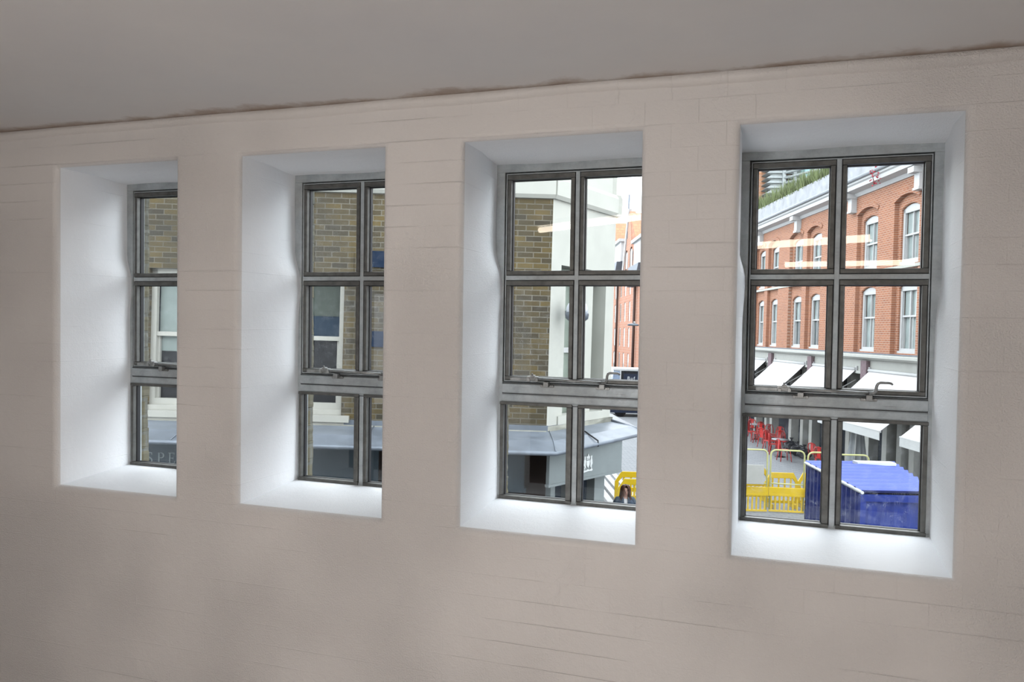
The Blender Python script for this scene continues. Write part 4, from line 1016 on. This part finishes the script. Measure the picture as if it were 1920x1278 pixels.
# ------------------------------------------------------------------ the woman in the street
def skin_mesh(name, verts, edges, radii, mat, parent, root=0, sub=2):
    me = bpy.data.meshes.new(name); me.from_pydata(verts, edges, []); me.update()
    me.materials.append(M(mat)); ob = bpy.data.objects.new(name, me); COL.objects.link(ob); ob.parent = parent
    ob.modifiers.new('skin', 'SKIN')
    bm = bmesh.new(); bm.from_mesh(me); lay = bm.verts.layers.skin.verify()
    for v, r in zip(bm.verts, radii):
        v[lay].radius = r if isinstance(r, tuple) else (r, r)
        v[lay].use_root = (v.index == root)
    bm.to_mesh(me); bm.free()
    s = ob.modifiers.new('sub', 'SUBSURF'); s.levels = sub; s.render_levels = sub
    bpy.context.view_layer.update()
    m2 = bpy.data.meshes.new_from_object(ob.evaluated_get(bpy.context.evaluated_depsgraph_get())); ob.modifiers.clear(); ob.data = m2
    for p in m2.polygons: p.use_smooth = True
    m2.materials.clear(); m2.materials.append(M(mat)); return ob
def woman():
    y = 16.4; hp = E(1173, 910, y); T = thing('person', (hp.x, y, GZ), ext=True, local=True, rz=.03)
    tag(T, 'woman with long brown hair, open navy coat and white top, in front of yellow barriers', 'person')
    H = hp.z-GZ; k = H/1.70
    V = []; Ed = []; Rr = []
    def add(p, r, par=None):
        V.append(tuple(c*k for c in p)); Rr.append(r*k if not isinstance(r, tuple) else tuple(q*k for q in r))
        if par is not None: Ed.append((par, len(V)-1))
        return len(V)-1
    pel = add((0, 0, .93), (.15, .11)); wst = add((0, .01, 1.08), (.125, .09), pel); chs = add((0, .01, 1.26), (.15, .10), wst); shb = add((0, .02, 1.40), (.09, .075), chs)
    nk = add((0, .01, 1.47), .048, shb); hb = add((0, -.005, 1.53), (.06, .07), nk); hc = add((0, -.01, 1.61), (.072, .088), hb); ht = add((0, 0, 1.66), (.06, .07), hc)
    for s in (-1, 1):
        sh = add((.15*s, .02, 1.38), .052, shb); el = add((.21*s, .05, 1.12), .038, sh); wr = add((.225*s, -.04, .89), .025, el); pm = add((.225*s, -.055, .82), (.036, .016), wr)
        for f_, (dx, L_) in enumerate(((-.022, .070), (-.007, .082), (.008, .076), (.022, .058))):
            a = add((.225*s+.002, -.06+dx, .765), .009, pm); b = add((.222*s, -.066+dx, .765-L_*.55), .008, a); add((.215*s, -.068+dx, .765-L_), .007, b)
        a = add((.21*s, -.085, .80), .010, pm); add((.20*s, -.105, .765), .009, a)
        hi = add((.085*s, 0, .86), .085, pel); fw = -.10 if s > 0 else .12
        kn = add((.09*s, fw*.6-.02, .48), .055, hi); an = add((.09*s, fw, .09), .034, kn); add((.095*s, fw-.12, .035), (.035, .025), an)
    body = skin_mesh('body', V, Ed, Rr, 'skin', T)
    q = MB()
    z = 1.585
    q.prism([(0, 0)]*0 or [(-.011, z-.025), (.011, z-.025), (.004, z+.01), (-.004, z+.01)], -.112*k, -.085*k, lambda s, d, zz: Vector((s*k, d, zz*k))); q.build('nose', 'skin', T)
    q = MB(); q.box((-.021*k, -.096*k, (z-.052)*k), (.021*k, -.088*k, (z-.042)*k)); q.build('mouth', 'lip', T, bevel=.002)
    for s in (-1, 1): q = MB(); q.ball((.027*s*k, -.088*k, (z+.022)*k), .009*k); q.box(((.027*s-.015)*k, -.094*k, (z+.040)*k), ((.027*s+.015)*k, -.088*k, (z+.046)*k)); q.build('eye', 'eye_dark', T)
    # hair: cap and two falls over the shoulders
    m = MB(); n = 36; rows = [(1.72, .02), (1.708, .055), (1.68, .085), (1.64, .098), (1.59, .102), (1.53, .105), (1.47, .115), (1.40, .125), (1.33, .115), (1.27, .09)]
    for j, (z_, r) in enumerate(rows):
        for i in range(n+1):
            gap = 0 if j < 2 else min(.85, .30+.12*(j-2)); a = -math.pi/2+gap+(2*math.pi-2*gap)*i/n
            wv = 1+.05*math.sin(a*9+z_*25); m.v.append(Vector((r*math.cos(a)*wv*(1.02), r*math.sin(a)*wv*1.02+.005, z_))*k)
    for j in range(len(rows)-1):
        for i in range(n): a = j*(n+1)+i; m.f.append([a, a+1, a+n+2, a+n+1]); m.sm.append(True)
    hr = m.build('hair', 'hair_brown', T, recalc=False); so = hr.modifiers.new('thick', 'SOLIDIFY'); so.thickness = .018; so.offset = 0
    # white top
    m = MB(); rows = [(.92, .158, .118), (1.08, .134, .10), (1.26, .160, .112), (1.38, .14, .095), (1.43, .08, .075)]
    m.lathe([(a, z_) for z_, a, b in rows], n=28, sy=.72)
    for i in range(len(m.v)): m.v[i] = (m.v[i]+Vector((0, .01, 0)))*k
    m.build('top', 'white_shirt', T)
    # navy coat: torso shell open at the front
    m = MB(); n = 40; rows = [(.62, .205, .15), (.85, .19, .145), (1.05, .165, .125), (1.24, .185, .135), (1.36, .185, .12), (1.42, .13, .10), (1.46, .085, .085)]
    for j, (z_, a_, b_) in enumerate(rows):
        for i in range(n+1):
            gap = .22+.04*j; a = -math.pi/2+gap+(2*math.pi-2*gap)*i/n
            m.v.append(Vector((a_*math.cos(a), b_*math.sin(a)+.01, z_))*k)
    for j in range(len(rows)-1):
        for i in range(n): a = j*(n+1)+i; m.f.append([a, a+1, a+n+2, a+n+1]); m.sm.append(True)
    c = m.build('coat', 'navy_coat', T, recalc=False); so = c.modifiers.new('thick', 'SOLIDIFY'); so.thickness = .02; so.offset = 0
    for s in (-1, 1):
        MB().tube([Vector(p)*k for p in ((.08*s, .02, 1.43), (.15*s, .02, 1.40), (.185*s, .03, 1.33), (.21*s, .05, 1.12), (.225*s, -.02, .93))], .05, 14, rr=[.05*k, .072*k, .070*k, .058*k, .048*k]).build('sleeve', 'navy_coat', c)
        MB().prism([(.02*s, 1.08), (.055*s, 1.08), (.105*s, 1.36), (.07*s, 1.46), (.045*s, 1.44)], -.155*k, -.13*k, lambda a, d, z_: Vector((a*k, d+max(0, (z_-1.1))*.16, z_*k))).build('lapel', 'navy_coat', c)
        fw = -.10 if s > 0 else .12
        MB().tube([Vector(p)*k for p in ((.08*s, .0, .95), (.088*s, 0, .82), (.09*s, fw*.6-.02, .48), (.09*s, fw, .10))], .09, 14, rr=[.10*k, .098*k, .072*k, .055*k]).build('trouser_leg', 'dark_trousers', T)
        MB().lathe([(.04, 0), (.052, .02), (.05, .06), (.03, .09)], (0, 0, 0), 14, sx=.9, sy=2.2).build('shoe', 'black_paint', T).location = (.094*s*k, (fw-.06)*k, 0)
woman()
print('OBJECTS', len(bpy.data.objects))
